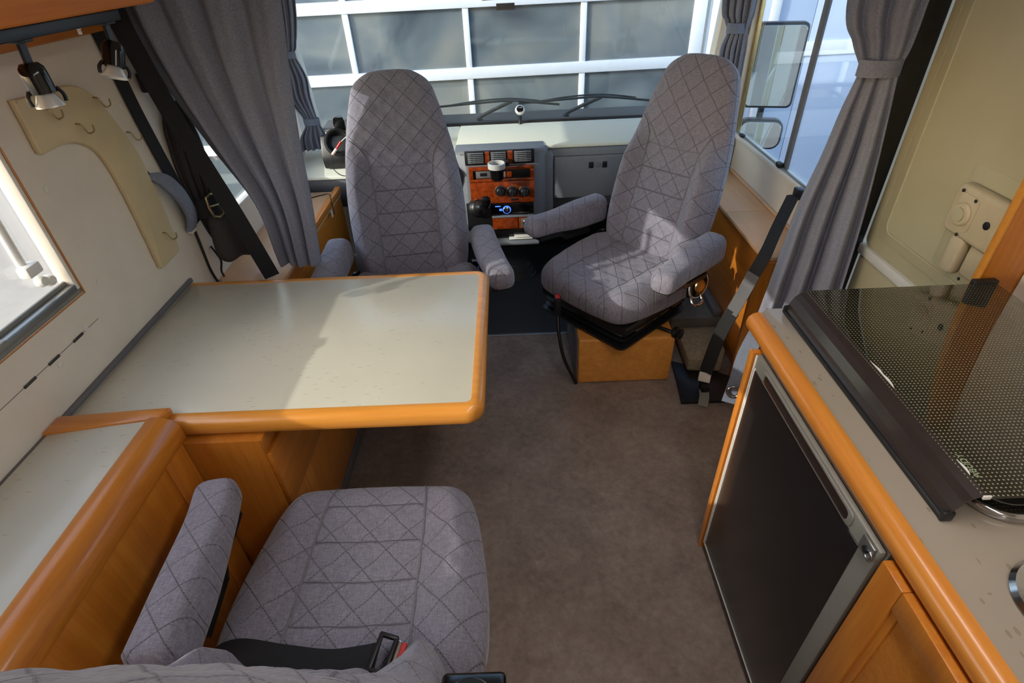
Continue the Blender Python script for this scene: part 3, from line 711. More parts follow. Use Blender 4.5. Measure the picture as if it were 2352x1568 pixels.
# ================================================================== cab side boxes
lb = thing('side_box', 'wood clad side box with ledge left of the driver seat', 'side box', (-1.07, 2.45, 0))
box('top_board', (-1.212, 1.83, .615), (-.935, 2.895, .634), 'woodtop', lb, bevel=.003)
box('side_board', (-.955, 1.84, .0), (-.938, 2.88, .615), 'woody', lb, bevel=.002)
box('lip', (-.955, 2.30, .634), (-.925, 2.88, .668), 'woody', lb, bevel=.006)
box('end_board', (-1.21, 1.832, .0), (-.956, 1.85, .615), 'woodz', lb, bevel=.002)
for y in (1.90, 2.22): box('hinge', (-1.205, y, .634), (-1.19, y+.05, .638), 'alu', lb, bevel=.001)
rb = thing('side_box', 'wood clad side box with ledge right of the passenger seat', 'side box', (1.12, 2.5, 0))
box('top_board', (1.005, 1.965, .605), (1.219, 2.43, .622), 'woodtop', rb, bevel=.003)
box('top_board', (1.005, 2.433, .605), (1.219, 2.98, .622), 'woodtop', rb, bevel=.003)
box('top_trim', (1.205, 1.965, .622), (1.219, 2.98, .634), 'woodtop', rb, bevel=.003)
box('side_board', (1.025, 1.975, .0), (1.043, 2.97, .605), 'woody', rb, bevel=.002)
box('end_board', (.985, 1.955, .0), (1.215, 1.974, .604), 'woodz', rb, bevel=.002)
tag(box('carpet_step', (.775, 2.27, 0), (1.024, 2.95, .13), 'carpet', bevel=.008), 'grey-green carpeted step beside the passenger pedestal', 'step')
tag(box('wire_duct', (.985, 2.27, .131), (1.023, 2.7, .165), 'greyt', bevel=.004), 'grey cable duct strip along the right side box', 'duct')
tag(prism('carpet_offcut', [(.79, 1.995), (.945, 1.98), (.985, 2.06), (1.0, 2.262), (.80, 2.262)], 2, .0165, .085, 'beige', bevel=.012), 'worn beige carpet offcut on the floor by the belt anchor', 'carpet')
tag(prism('anchor_plate', [(.712, 1.785), (.955, 1.785), (.98, 1.95), (.945, 1.975), (.74, 2.08), (.73, 1.95)], 2, 0, .016, 'black', bevel=.003), 'black steel anchor plate on the floor beside the passenger pedestal', 'plate')

# ================================================================== seats
BACK = [(0, -.045), (.14, -.04), (.215, -.02), (.247, .05), (.257, .20), (.253, .36), (.236, .50), (.212, .62), (.186, .72), (.158, .795), (.10, .838), (.05, .848), (0, .850)]
BACK = BACK + [(-u, v) for u, v in BACK[-2:0:-1]]
SEAT = [(0, .270), (.15, .265), (.228, .243), (.264, .18), (.288, .06), (.303, -.08), (.296, -.20), (.25, -.262), (.13, -.27), (0, -.27)]
SEAT = SEAT + [(-u, v) for u, v in SEAT[-2:0:-1]]
def sm(a, b, x):
    t = min(1, max(0, (x-a)/(b-a))); return t*t*(3-2*t)
def g_back(u, v):
    s = sm(.12, .205, abs(u))*(1-sm(.38, .58, v))*.066
    lum = .018*math.exp(-((v-.18)/.12)**2)*(1-sm(.09, .15, abs(u)))
    neck = -.012*math.exp(-((v-.52)/.05)**2)
    return s + lum + neck
def g_seat(u, v):
    return sm(.12, .22, abs(u))*.030 + .010*sm(.1, .25, v) - .012*math.exp(-(u/.1)**2-((v+.05)/.15)**2)
def g_back_low(u, v):
    return g_back(u, v) - sm(.12, .205, abs(u))*(1-sm(.38, .58, v))*.066 + sm(.12, .205, abs(u))*(1-sm(.14, .40, v))*.075
gB2 = pillow_geo(BACK, .052, .075, 3.4, g_back_low, puff=.0055)
gB = pillow_geo(BACK, .052, .075, 3.4, g_back, puff=.0055)
gS = pillow_geo(SEAT, .062, .075, 4.0, g_seat, puff=.0055)
meB = meS = None
def se_ring(a, b, n=28, e=.62):
    out = []
    for k in range(n):
        t = 2*PI*k/n; c, s = math.cos(t), math.sin(t)
        out.append((a*math.copysign(abs(c)**e, c), b*math.copysign(abs(s)**e, s)))
    return out
def armrest(seat, s, tip, raised=False):
    pts = catmull([(s*.320, -.27, .615), (s*.330, -.1, .618), (s*.346, .05, .62), (s*.366, tip, .624)], 12)
    m = len(pts)
    def fn(i, t):
        k = 1.0
        if t > .86: k = math.sqrt(max(.02, 1-((t-.86)/.14)**2.6))
        if t < .06: k = math.sqrt(max(.05, 1-((.06-t)/.06)**2))
        a = (.050 + .006*(1-t))*k; b = (.046+.020*(1-sm(.25, .75, t)))*k
        return [(x, y - (.012*(1-t))) for x, y in se_ring(a, b)]
    V, F = sweep_geo(pts, fn, 28, upv=(0, 0, 1))
    a = put('armrest', V, F, 'qarm', seat, local=True, smooth=60)
    pb = [(s*.350, tip-.045, .572), (s*.342, tip-.17, .560), (s*.334, tip-.20, .535), (s*.328, -.16, .52)]
    c = [(-.034, -.012), (.034, -.012), (.034, .010), (-.034, .010)]
    V, F = sweep_geo(pb, lambda i, t: c, 4, upv=(0, 0, 1))
    put('armrest_base', V, F, 'black', a, local=True)
    return a
def seam(parent, fdepth, pts, name, vert=True, r=.0032, mat='fabric', lift=.0005):
    P = catmull(pts, 10); out = []
    for u, v in P: out.append((u, fdepth(u, v)+lift, v))
    c = circ(r, 6); V, F = sweep_geo(out, lambda i, t: c, 6)
    return V, F
def make_seat(name, label, loc, rotz, lean, arms, tip=.20, by=-.245):
    st = thing(name, label, 'seat', loc, rotz, 'quilted grey captain seats')
    st.rotation_euler = (0, 0, rotz); INV[st.name] = (Matrix.Translation(loc) @ Matrix.Rotation(rotz, 4, 'Z')).inverted()
    # cushion: face up
    V, F, d = gS
    cu = put('seat_cushion', [(u, v, w) for u, w, v in V], F, 'qseat', st, local=True, smooth=179); cu.location = (0, 0, .435)
    for s in (-1, 1):
        v, f = seam(cu, d, [(s*.142, -.255), (s*.138, -.1), (s*.136, .1), (s*.13, .2), (s*.122, .252)], 'piping')
        put('piping', [(a, c, b) for a, b, c in v], f, 'fabric', cu, local=True, smooth=60)
    # backrest
    V, F, d = gB2 if by < -.3 else gB
    bk = put('backrest', V, F, 'qback', st, local=True, smooth=179); bk.location = (0, by, .475); bk.rotation_euler = (lean, 0, 0)
    for s in (-1, 1):
        v, f = seam(bk, d, [(s*.132, .0), (s*.13, .15), (s*.128, .35), (s*.135, .47), (s*.16, .54), (s*.205, .585)], 'piping')
        put('piping', v, f, 'fabric', bk, local=True, smooth=60)
    v, f = seam(bk, d, [(-.135, .475), (-.07, .47), (0, .468), (.07, .47), (.135, .475)], 'piping')
    put('piping', v, f, 'fabric', bk, local=True, smooth=60)
    ol = catmull(BACK, 10, True); c = circ(.0035, 6)
    V, F = sweep_geo([(u*.992, .010, .4+(w-.4)*.992) for u, w in ol], lambda i, t: c, 6, True)
    put('edge_piping', V, F, 'fabric', bk, local=True, smooth=60)
    for s in arms: armrest(st, s, tip)
    # hardware under the cushion
    box('seat_pan', (-.25, -.25, .335), (.25, .22, .372), 'black', st, bevel=.01, local=True)
    for s in ((-1, 1) if by > -.3 else (-1,)):
        lathe('hinge_cover', [(.052, 0), (.052, .018), (.045, .028), (.0, .03)], (s*.262, -.235, .455), (s, 0, 0), 'blackgl', st, 28, local=True)
    return st
drv = make_seat('captain_seat', 'quilted grey driver seat turned to face the table, seen against the garage door', (-.433, 2.01, 0), math.radians(187), math.radians(18), (-1, 1))
pax = make_seat('captain_seat', 'quilted grey passenger seat turned diagonally on an orange wooden pedestal', (.45, 2.19, 0), math.radians(131), math.radians(18), (-1, 1))
near = make_seat('captain_seat', 'quilted grey seat nearest the camera with a black belt across its cushion', (-.398, .740, 0), 0, math.radians(20), (-1,), tip=.165, by=-.305)
# pedestals
def bellows(st):
    prof = [(.245, .252), (.250, .268), (.215, .277), (.240, .292), (.215, .304), (.238, .320), (.225, .334)]
    V, F = [], []
    for h, z in prof:
        for x, y in rrect(-h, h, -h, h*.92, .03, 3): V.append((x, y, z))
    n = len(V)//len(prof)
    for i in range(len(prof)-1):
        for k in range(n): F.append((i*n+k, i*n+(k+1) % n, (i+1)*n+(k+1) % n, (i+1)*n+k))
    F.append(tuple(range(n))); F.append(tuple((len(prof)-1)*n+k for k in range(n)))
    put('bellows', V, F, 'black', st, local=True, smooth=30)
    for s in (-1, 1):
        box('slide_rail', (s*.225-.012, -.24, .300), (s*.225+.012, .20, .336), 'blackgl', st, bevel=.003, local=True)
        for k in range(4): box('rail_tooth', (s*.238-.003, -.2+.09*k, .312), (s*.238+.003, -.14+.09*k, .317), 'steel', st, bevel=.001, local=True)
for st in (drv, pax, near): bellows(st)
V, F = boxes_geo([((.268, 1.955, 0), (.700, 2.40, .2505))], .012, 3); put('pedestal', V, F, 'woodped', pax, smooth=40)
V, F = boxes_geo([((.262, 1.962, .004), (.2675, 2.39, .245))], .002); put('pedestal_side', V, F, 'greyt', pax, smooth=40)
V, F = boxes_geo([((-.63, 1.85, 0), (-.23, 2.25, .2505))], .01); put('pedestal', V, F, 'woodx', drv, smooth=40)
V, F = boxes_geo([((-.58, .52, 0), (-.2, .92, .2505))], .01); put('pedestal', V, F, 'woodx', near, smooth=40)
# passenger seat extras: recline wheel, locking knob, buckle on its stalk
lathe('recline_wheel', [(.064, 0), (.070, .006), (.066, .020), (.046, .026), (.0, .024)], (-.300, -.19, .440), (-1, .15, .1), 'blackgl', pax, 32, local=True)
ring('wheel_rim', (-.318, -.187, .442), (-1, .15, .1), .058, .006, 'silver', pax, local=True)
lathe('wheel_cap', [(.030, 0), (.028, .006), (0, .007)], (-.325, -.186, .443), (-1, .15, .1), 'brass', pax, 24, local=True)
tube('recline_lever', [(-.315, -.14, .405), (-.345, -.13, .375), (-.348, -.19, .372), (-.32, -.2, .40)], .008, 'chrome', pax, 8, local=True)
tube('lock_rod', [(-.20, -.02, .262), (-.29, -.03, .265), (-.33, -.04, .265)], .009, 'black', pax, 8, local=True)
lathe('lock_knob', [(.014, 0), (.026, .008), (.028, .02), (.018, .03), (.026, .04), (.02, .046), (0, .046)], (-.315, -.04, .266), (-1, -.2, 0), 'black', pax, 12, local=True)
V, F = boxes_geo([((.165, 2.03, .335), (.195, 2.075, .425))], .007); put('belt_buckle', V, F, 'black', pax, smooth=40)
V, F = boxes_geo([((.169, 2.036, .423), (.191, 2.069, .431))], .003); put('buckle_button', V, F, 'red', pax, smooth=40)
tube('belt_stalk', [(.180, 2.045, .34), (.183, 1.99, .26), (.205, 1.955, .15), (.262, 1.945, .012)], .008, 'black', pax, 8)
# near seat: folded-up armrest on the right with its black joint, belt and buckle
am = thing('seat_belt', 'black lap belt with buckle lying across the nearest seat cushion', 'seat belt', (-.45, .54, .50))
ribbon('webbing', [(-.71, .48, .40), (-.690, .525, .500), (-.62, .530, .540), (-.52, .520, .527), (-.42, .510, .522), (-.315, .515, .535)], .085, .003, 'belt', am, upv=(0, .35, 1))
Vb, Fb = merge([boxes_geo([((-.036, -.010, 0), (.036, .0, .012))], .004), boxes_geo([((-.036, .022, 0), (.036, .032, .012))], .004), boxes_geo([((-.040, -.010, 0), (-.03, .032, .012))], .004), boxes_geo([((.03, -.010, 0), (.040, .032, .012))], .004)])
Tb = Matrix.Translation((-.292, .520, .535)) @ Matrix.Rotation(math.radians(78), 4, 'Z') @ Matrix.Rotation(math.radians(14), 4, 'X')
put('tongue_frame', [Tb @ Vector(v) for v in Vb], Fb, 'black', am, smooth=40)
V, F = boxes_geo([((-.032, -.018, .0), (.032, -.0105, .011))], .002); put('tongue_plate', [Tb @ Vector(v) for v in V], F, 'chrome', am)
V, F = boxes_geo([((-.030, -.030, .001), (.030, -.019, .014))], .002); put('release_button', [Tb @ Vector(v) for v in V], F, 'red', am)
V, F = boxes_geo([((-.034, -.095, -.008), (.034, -.031, .018))], .006); put('buckle_body', [Tb @ Vector(v) for v in V], F, 'greyt', am, smooth=40)
# folded armrest joint beside the near backrest
jx = near.location.x; jy = near.location.y
pts = catmull([(.345, -.32, .50), (.352, -.36, .60), (.356, -.40, .70), (.356, -.415, .775)], 10)
def fnr(i, t):
    k = math.sqrt(max(.03, 1-((t-.80)/.20)**2)) if t > .80 else (math.sqrt(max(.05, 1-((.1-t)/.1)**2)) if t < .1 else 1)
    return se_ring(.046*k, .045*k)
V, F = sweep_geo(pts, fnr, 28, upv=(0, 1, 0)); ar = put('armrest', V, F, 'qarm', near, local=True, smooth=60)
jb = boxes_geo([((-.050, -.060, -.12), (.050, .036, .0))], .009, 3)
Tj = Matrix.Translation((.308, -.392, .800)) @ Matrix.Rotation(math.radians(-16), 4, 'X')
put('armrest_joint', [Tj @ Vector(v) for v in jb[0]], jb[1], 'blackgl', near, local=True, smooth=40)
kg = lathe_geo([(.034, 0), (.034, .010), (.029, .018), (0, .020)], (-.003, -.020, 0), (0, 0, 1), 28)
put('tilt_knob', [Tj @ Vector(v) for v in kg[0]], kg[1], 'black', near, local=True, smooth=40)
rg = sweep_geo([(-.003+0.0345*math.cos(2*PI*k/28), -.020+.0345*math.sin(2*PI*k/28), .008) for k in range(28)], lambda i, t: circ(.002, 6), 6, True)
put('knob_rim', [Tj @ Vector(v) for v in rg[0]], rg[1], 'alu', near, local=True, smooth=40)

# ================================================================== dinette table and side cabinets
tb = thing('dinette_table', 'pale laminate dinette table with rounded orange wood edge', 'table', (-.65, 1.42, .0))
prism('table_top', [(-1.200, 1.072), (-.128, 1.072), (-.128, 1.765), (-1.200, 1.765)], 2, .690, .7200, 'lam_table', tb, bevel=.001)
def edge_path(pts, rad, n=7):
    out = [Vector(pts[0])]
    for i in range(1, len(pts)-1):
        a, b, c = Vector(pts[i-1]), Vector(pts[i]), Vector(pts[i+1]); u = (a-b).normalized(); w = (c-b).normalized()
        p, q = b+u*rad, b+w*rad; ctr = b+u*rad+w*rad
        for k in range(n+1):
            t = k/n*PI/2; out.append(ctr - w*rad*math.cos(t) - u*rad*math.sin(t))
    out.append(Vector(pts[-1])); return out
ep = edge_path([(-1.200, 1.772, .69), (-.122, 1.772, .69), (-.122, 1.060, .69), (-.935, 1.060, .69)], .028)
prof = [(.010, -.026), (.010, .0315), (.0, .0325), (-.010, .030), (-.019, .023), (-.0235, .012), (-.024, -.004), (-.021, -.018), (-.012, -.026)]
sgn = 1
V, F = sweep_geo(ep, lambda i, t: [(sgn*-a, b) for a, b in prof] if False else [(a, b) for a, b in prof], len(prof), upv=(0, 0, 1))
put('table_edge', V, F, 'woodlx', tb, smooth=50)
box('wall_bracket', (-1.2125, 1.07, .655), (-1.19, 1.76, .689), 'alu', tb, bevel=.002)
sh = thing('side_shelf', 'low wooden side shelf with pale laminate top along the window wall', 'shelf', (-1.05, .55, 0))
prism('shelf_top', [(-1.200, -.1), (-.966, -.1), (-.966, 1.026), (-1.200, .99)], 2, .712, .7400, 'lam_table', sh, bevel=.001)
prism('far_edge', [(-1.212, .985), (-.960, 1.028), (-.93, 1.032), (-.92, 1.070), (-1.212, 1.052)], 2, .7225, .7470, 'woodx', sh, bevel=.007, seg=3)
V, F = prism_geo([(-.968, .690), (-.968, .742), (-.955, .749), (-.925, .747), (-.900, .735), (-.890, .715), (-.889, .675), (-.905, .670)], 1, -.1, 1.030, .002)
put('front_edge', V, F, 'woody', sh, smooth=50)
box('side_board', (-.912, -.1, .0), (-.898, 1.012, .671), 'woodz', sh, bevel=.001)
box('stile', (-.8985, .925, .0), (-.894, 1.010, .670), 'woodz', sh, bevel=.001)
bc = thing('base_cabinet', 'orange wood base cabinet with a drawer front under the table', 'cabinet', (-.95, 1.38, 0))
box('body', (-1.20, 1.022, .0), (-.700, 1.755, .655), 'woodz', bc, bevel=.002)
box('frieze', (-.7005, 1.024, .605), (-.696, 1.75, .654), 'woody', bc, bevel=.001)
dw = box('drawer_front', (-.7005, 1.024, .375), (-.684, 1.70, .600), 'woody', bc, bevel=.004)
box('lower_board', (-.7005, 1.024, .055), (-.694, 1.75, .362), 'woodz', bc, bevel=.002)
struct(box('baseboard_left', (-.702, 1.024, .001), (-.690, 1.76, .052), 'greyt', bevel=.003))

# ================================================================== kitchen
wt = thing('kitchen_worktop', 'speckled beige kitchen worktop with rounded orange wood edge', 'worktop', (.95, .35, .85))
prism('laminate_top', [(.640, -.9), (1.299, -.9), (1.299, 1.208), (.660, 1.208), (.640, 1.19)], 2, .858, .8850, 'lam_count', wt, bevel=.0015)
prof2 = [(.006, -.020), (.006, .0275), (-.004, .029), (-.016, .026), (-.026, .017), (-.030, .004), (-.028, -.010), (-.018, -.020)]
V, F = sweep_geo([(.635, 1.190, .8585), (.635, -.9, .8585)], lambda i, t: [(-a, b) for a, b in prof2] if True else None, len(prof2), upv=(0, 0, 1))
put('wood_edge', V, F, 'woodly', wt, smooth=60)
ku = thing('kitchen_unit', 'orange wood kitchen base unit with framed door next to the fridge', 'cabinet', (.95, .1, 0))
box('end_panel', (.5925, 1.083, .0), (1.29, 1.100, .837), 'woodz', ku, bevel=.002)
box('end_panel_edge', (.587, 1.0815, .0), (.5930, 1.1015, .837), 'woodly', ku, bevel=.002)
box('carcass', (.615, -.9, .06), (1.29, .510, .837), 'woodz', ku, bevel=.001)
box('plinth', (.66, -.9, .0), (1.29, 1.08, .03), 'greyt', ku, bevel=.002)
cdoor = boxes('cabinet_door', [((.594, .455, .07), (.6145, .512, .838)), ((.594, -.05, .07), (.6145, .007, .838)), ((.594, .007, .785), (.6145, .455, .838)), ((.594, .007, .07), (.6145, .455, .127))], 'woodz', ku, bevel=.003)
box('door_panel', (.604, .007, .127), (.6145, .455, .785), 'woodx', cdoor, bevel=.002)
box('panel_mould', (.600, .441, .125), (.606, .457, .787), 'woodz', cdoor, bevel=.003)
fr = thing('refrigerator', 'built-in absorption fridge with black door panel and grey frame', 'refrigerator', (.9, .8, 0))
box('body', (.612, .520, .032), (1.25, 1.080, .837), 'grey', fr, bevel=.002)
fd = box('door_slab', (.598, .524, .034), (.6115, 1.078, .8375), 'grey', fr, bevel=.005)
box('door_panel', (.5955, .566, .050), (.599, 1.064, .795), 'fridge', fd, bevel=.001)
box('strip', (.5945, 1.064, .040), (.5985, 1.068, .80), 'white', fd, bevel=.0008)
box('strip', (.5945, 1.072, .036), (.5985, 1.0765, .835), 'white', fd, bevel=.0008)
box('strip', (.5945, .566, .040), (.5985, 1.068, .045), 'white', fd, bevel=.0008)
prism('handle_rim', rrect(.60, 1.02, .797, .834, .012), 0, .5935, .599, 'grey', fd, bevel=.003)
prism('handle_groove', rrect(.612, 1.008, .803, .829, .010), 0, .5925, .596, 'brown', fd, bevel=.002)
hl = box('latch_plate', (.592, .530, .800), (.599, .565, .836), 'alu', fd, bevel=.002)
lathe('latch_pin', [(.007, 0), (.007, .004), (.004, .005)], (.592, .545, .818), (-1, 0, 0), 'black', hl, 14)
ring('latch_ring', (.591, .535, .815), (-1, 0, 0), .009, .002, 'chrome', hl, 18)
# hob and glass lid
hb = thing('hob', 'stainless steel gas hob with rounded tray under the glass lid', 'hob', (.97, .86, .885))
V, F = prism_geo(rrect(.752, 1.215, .535, 1.165, .07, 8), 2, .8855, .906, .008, 3); put('tray', V, F, 'chrome', hb, smooth=40)
prism('tray_bed', rrect(.775, 1.195, .560, 1.14, .05, 8), 2, .903, .9075, 'steel', hb, bevel=.001)
for x, y, r in ((.90, .76, .042), (1.08, .80, .034), (.98, 1.02, .05)):
    bn = lathe('burner', [(r*1.3, 0), (r*1.25, .006), (r, .008), (r, .016), (r*.9, .020), (0, .021)], (x, y, .9075), (0, 0, 1), 'black', hb, 24)
    for k in range(4):
        a = k*PI/2+.4; tube('pan_support', [(x+math.cos(a)*r*.7, y+math.sin(a)*r*.7, .932), (x+math.cos(a)*r*2.0, y+math.sin(a)*r*2.0, .932), (x+math.cos(a)*r*2.1, y+math.sin(a)*r*2.1, .910)], .003, 'black', hb, 6, 3)
tube('knob_spindle', [(.86, .560, .909), (.862, .557, .925), (.870, .555, .932)], .004, 'chrome', hb, 8, 3)
hd = thing('glass_cover', 'smoked glass hob cover with dotted print and dark brown front profile', 'hob cover', (.97, .865, .885))
prism('glass', rrect(.737, 1.218, .547, 1.188, .004, 2), 2, .9435, .9490, 'hobglass', hd, bevel=.0008)
V, F = prism_geo([(.7015, .888), (.6985, .897), (.7025, .903), (.7035, .913), (.7125, .9325), (.7235, .9425), (.742, .9505), (.742, .9485), (.7245, .9400), (.7145, .9305), (.7060, .912), (.7050, .902), (.7065, .889)], 1, .550, 1.186, 0)
put('front_profile', V, F, 'brown', hd, smooth=14)
for y0, y1 in ((.547, .556), (1.180, 1.190)): box('seal', (.692, y0, .8856), (.713, y1, .908), 'black', hd, bevel=.004)
box('seal', (.6935, .552, .8856), (.7065, 1.184, .8955), 'black', hd, bevel=.003)
box('hinge', (1.165, 1.186, .935), (1.225, 1.205, .955), 'black', hd, bevel=.003)
box('end_cap', (.735, .5455, .944), (.748, .549, .952), 'white', hd, bevel=.001)
def sliver(pts, z):
    V = [(x, y, z) for x, y in pts] + [(x, y, z+.0006) for x, y in pts]; n = len(pts)
    F = [tuple(range(n)), tuple(range(n, 2*n))] + [(k, (k+1) % n, n+(k+1) % n, n+k) for k in range(n)]
    return put('paint_chip', V, F, 'white', hd)
sliver([(.7425, .898), (.7425, .808), (.7465, .820), (.7485, .838), (.7460, .853), (.7480, .868), (.7450, .885)], .9506)
sliver([(.7425, .625), (.7425, .590), (.746, .597), (.7472, .607), (.7458, .616)], .9506)
text_mesh('ABUDY', .016, 'tie', hd, (.7555, .612, .9492), (0, 0, math.radians(90)), 'print', .0001).data.materials[0] = plain('print_pale_green', (150, 164, 130), .5, var=.03)
# sink
sn = thing('sink', 'small round polished steel ring let into the worktop', 'sink', (.793, .392, .885))
SC = (.793, .392)
V, F = lathe_geo([(.062, 0), (.081, .0), (.083, .004), (.077, .011), (.064, .004)], (SC[0], SC[1], .8852), (0, 0, 1), 48); put('rim', V, F[:-2], 'chrome', sn, smooth=50)
lathe('cover', [(.061, 0), (.061, .003), (.058, .004), (0, .004)], (SC[0], SC[1], .8852), (0, 0, 1), 'lam_count', sn, 48)

# ================================================================== left wall fittings
XF = XL + .001
lp = thing('hook_board', 'beige L-shaped plastic board with hooks on the left wall', 'board', (XF, 1.62, .855))
pl = catmull([(1.432, 1.435), (1.50, 1.432), (1.57, 1.432), (1.645, 1.425), (1.71, 1.385), (1.755, 1.30), (1.790, 1.20), (1.797, 1.10), (1.795, .95), (1.787, .872), (1.775, .853), (1.72, .850), (1.665, .850), (1.655, .87), (1.655, 1.0), (1.650, 1.14), (1.630, 1.24), (1.585, 1.285), (1.52, 1.305), (1.45, 1.305), (1.424, 1.31), (1.424, 1.37), (1.425, 1.43)], 4, True)
prism('board', [tuple(p) for p in pl], 0, XF, XF+.016, 'wallp', lp, bevel=.004, seg=3)
def hook(y, z, par, s=1.0):
    x = XF+.016 if par is lp else XF
    return tube('hook', [(x, y, z+.014*s), (x+.012*s, y, z+.012*s), (x+.018*s, y+.002, z-.004*s), (x+.022*s, y+.006, z-.014*s), (x+.032*s, y+.014, z-.010*s), (x+.034*s, y+.016, z+.006*s)], .0022*s, 'brass', par, 6)
for y, z in ((1.50, 1.385), (1.70, 1.368), (1.585, 1.325), (1.735, .93)): hook(y, z, lp)
hk = hook(1.80, 1.245, None); tag(hk, 'single small wire hook in the left wall beside the hook board', 'hook')
for (y, z), lab in (((1.40, 1.225), 'upper screw cap left of the hook board'), ((1.40, .945), 'screw cap below the window corner'), ((1.275, .872), 'screw cap above the wall slots'), ((1.145, .845), 'lowest screw cap between the wall slots'), ((1.83, 1.33), 'screw cap beside the black belt')):
    tag(lathe('screw_cap', [(.010, 0), (.010, .0015), (.006, .003), (0, .0032)], (XF-.001, y, z), (1, 0, 0), 'offw', n=18), 'round white '+lab, 'screw cap', 'white screw caps on the left wall')
for y, lab in ((1.215, 'front'), (1.115, 'middle'), (1.025, 'rear')):
    tag(box('wall_slot', (XF-.0005, y, .862-.012*0), (XF+.002, y+.042, .870), 'brown', bevel=.0009), lab+' one of three narrow dark slots in the left wall', 'slot', 'dark slots below the left window')
struct(box('trim_6', (XF-.0005, .3, .8655), (XF+.0006, 1.33, .8665), 'greyt', bevel=0))
# overhead locker with lamp rail
lk = thing('overhead_locker', 'orange wood overhead locker above the window', 'locker', (-1.05, .8, 1.60))
V, F = prism_geo([(-1.0, 1.606), (1.67, 1.606), (1.70, 1.615), (1.712, 1.64), (1.712, 1.975), (-1.0, 1.975)], 0, -1.212, -.905, .006, 3); put('body', V, F, 'woodlock', lk, smooth=40)
box('door', (-.9055, .2, 1.72), (-.893, 1.63, 1.975), 'woody', lk, bevel=.005)
box('wall_batten', (-1.2125, .9, 1.530), (-1.185, 1.905, 1.6055), 'woody', lk, bevel=.008)
rl = thing('lamp_rail', 'black lamp rail with white sockets under the overhead locker', 'lamp rail', (-.93, 1.2, 1.585))
box('rail', (-.945, .55, 1.583), (-.915, 1.52, 1.6055), 'black', rl, bevel=.003)
for y in (1.235, 1.42):
    lathe('socket', [(.010, 0), (.010, .008), (.007, .010), (.006, .022), (.004, .024), (.004, .034), (0, .034)], (-.958, y, 1.600), (-.15, .1, -1), 'white', rl, 14)
def spot(y, tilt, lab):
    s = thing('spot_lamp', lab, 'lamp', (-.93, y, 1.583), group='black spot lamps on the rail')
    box('foot', (-.942, y-.016, 1.578), (-.918, y+.022, 1.5835), 'black', s, bevel=.002)
    a = Vector((-.93, y, 1.58)); b = Vector((-.93, y-.006, 1.536))
    ribbon('arm', [tuple(a), tuple((a+b)/2), tuple(b)], .016, .007, 'black', s, upv=(1, 0, 0))
    ax = Vector(tilt).normalized(); c = b - ax*.006
    lathe('lamp_head', [(.0, -.004), (.016, -.002), (.022, .006), (.023, .020), (.023, .052), (.020, .053), (.018, .040)], c, ax, 'blackgl', s, 28)
    rf = lathe('reflector', [(.012, .046), (.015, .052), (.026, .074), (.0265, .077), (.024, .076), (.012, .055), (.0, .052)], c, ax, 'silver', s, 32)
    for k in range(2):
        sd = ax.orthogonal().normalized()*(1 if k else -1)
        tube('bracket', [tuple(c+ax*.045+sd*.023), tuple(c+ax*.058+sd*.030), tuple(c+ax*.072+sd*.029)], .004, 'black', s, 6)
spot(1.195, (.05, -.02, -1), 'larger looking black spot lamp nearer the camera under the locker')
spot(1.475, (-.15, -.42, -1), 'black spot lamp further forward on the rail under the locker')

# ================================================================== curtains
c1 = thing('partition_curtain', 'large charcoal curtain hanging between the table and the driver seat', 'curtain', (-.95, 2.0, .45))
curtain('cloth', [(1.965, -1.205, 2.00, -.66, 1.99, .010), (1.60, -1.203, 2.00, -.695, 1.99, .018), (1.36, -1.155, 2.00, -.730, 1.99, .020), (1.15, -1.080, 2.0, -.755, 1.99, .020), (.92, -.995, 2.01, -.772, 1.99, .020), (.70, -.985, 2.02, -.795, 1.99, .018), (.66, -.98, 2.02, -.80, 1.99, .016)], 4, 'curt', c1, 3)
tube('curtain_rail', [(-1.20, 2.0, 1.970), (-.55, 2.0, 1.970)], .008, 'alu', c1, 8, 1)
c2 = thing('cab_curtain', 'grey curtain with two ties at the left windscreen pillar', 'curtain', (-1.12, 3.18, .76))
curtain('cloth', [(1.95, -1.19, 3.18, -1.00, 3.22, .012), (1.50, -1.185, 3.18, -1.045, 3.22, .012), (1.30, -1.19, 3.18, -1.095, 3.22, .009), (1.262, -1.185, 3.18, -1.112, 3.21, .005), (1.15, -1.195, 3.18, -1.08, 3.22, .011), (1.05, -1.195, 3.18, -1.085, 3.22, .011), (.93, -1.135, 3.18, -1.068, 3.2, .004), (.85, -1.18, 3.17, -1.05, 3.22, .010), (.775, -1.19, 3.17, -1.04, 3.22, .012)], 5, 'curt', c2, 5)
def tie(par, cx, cy, cz, rx, ry, h, mat='tie', tilt=0):
    pts = [(cx+rx*math.cos(2*PI*k/28), cy+ry*math.sin(2*PI*k/28), cz+tilt*math.cos(2*PI*k/28)) for k in range(28)]
    c = [(-.002, -h/2), (.002, -h/2), (.002, h/2), (-.002, h/2)]
    V, F = sweep_geo(pts, lambda i, t: c, 4, True, upv=(0, 0, 1)); return put('tie_band', V, F, mat, par, smooth=50)
tie(c2, -1.148, 3.195, 1.262, .046, .024, .032); tie(c2, -1.10, 3.19, .93, .043, .024, .034)
c3 = thing('cab_curtain', 'grey curtain with one tie at the right windscreen pillar', 'curtain', (1.15, 3.18, .85))
curtain('cloth', [(1.95, 1.05, 3.15, 1.21, 3.05, .012), (1.42, 1.07, 3.15, 1.21, 3.06, .012), (1.33, 1.10, 3.15, 1.205, 3.07, .010), (1.275, 1.12, 3.15, 1.20, 3.08, .005), (1.20, 1.10, 3.15, 1.205, 3.08, .011), (1.08, 1.11, 3.15, 1.205, 3.08, .011), (.86, 1.13, 3.15, 1.205, 3.08, .011)], 5, 'curt', c3, 8)
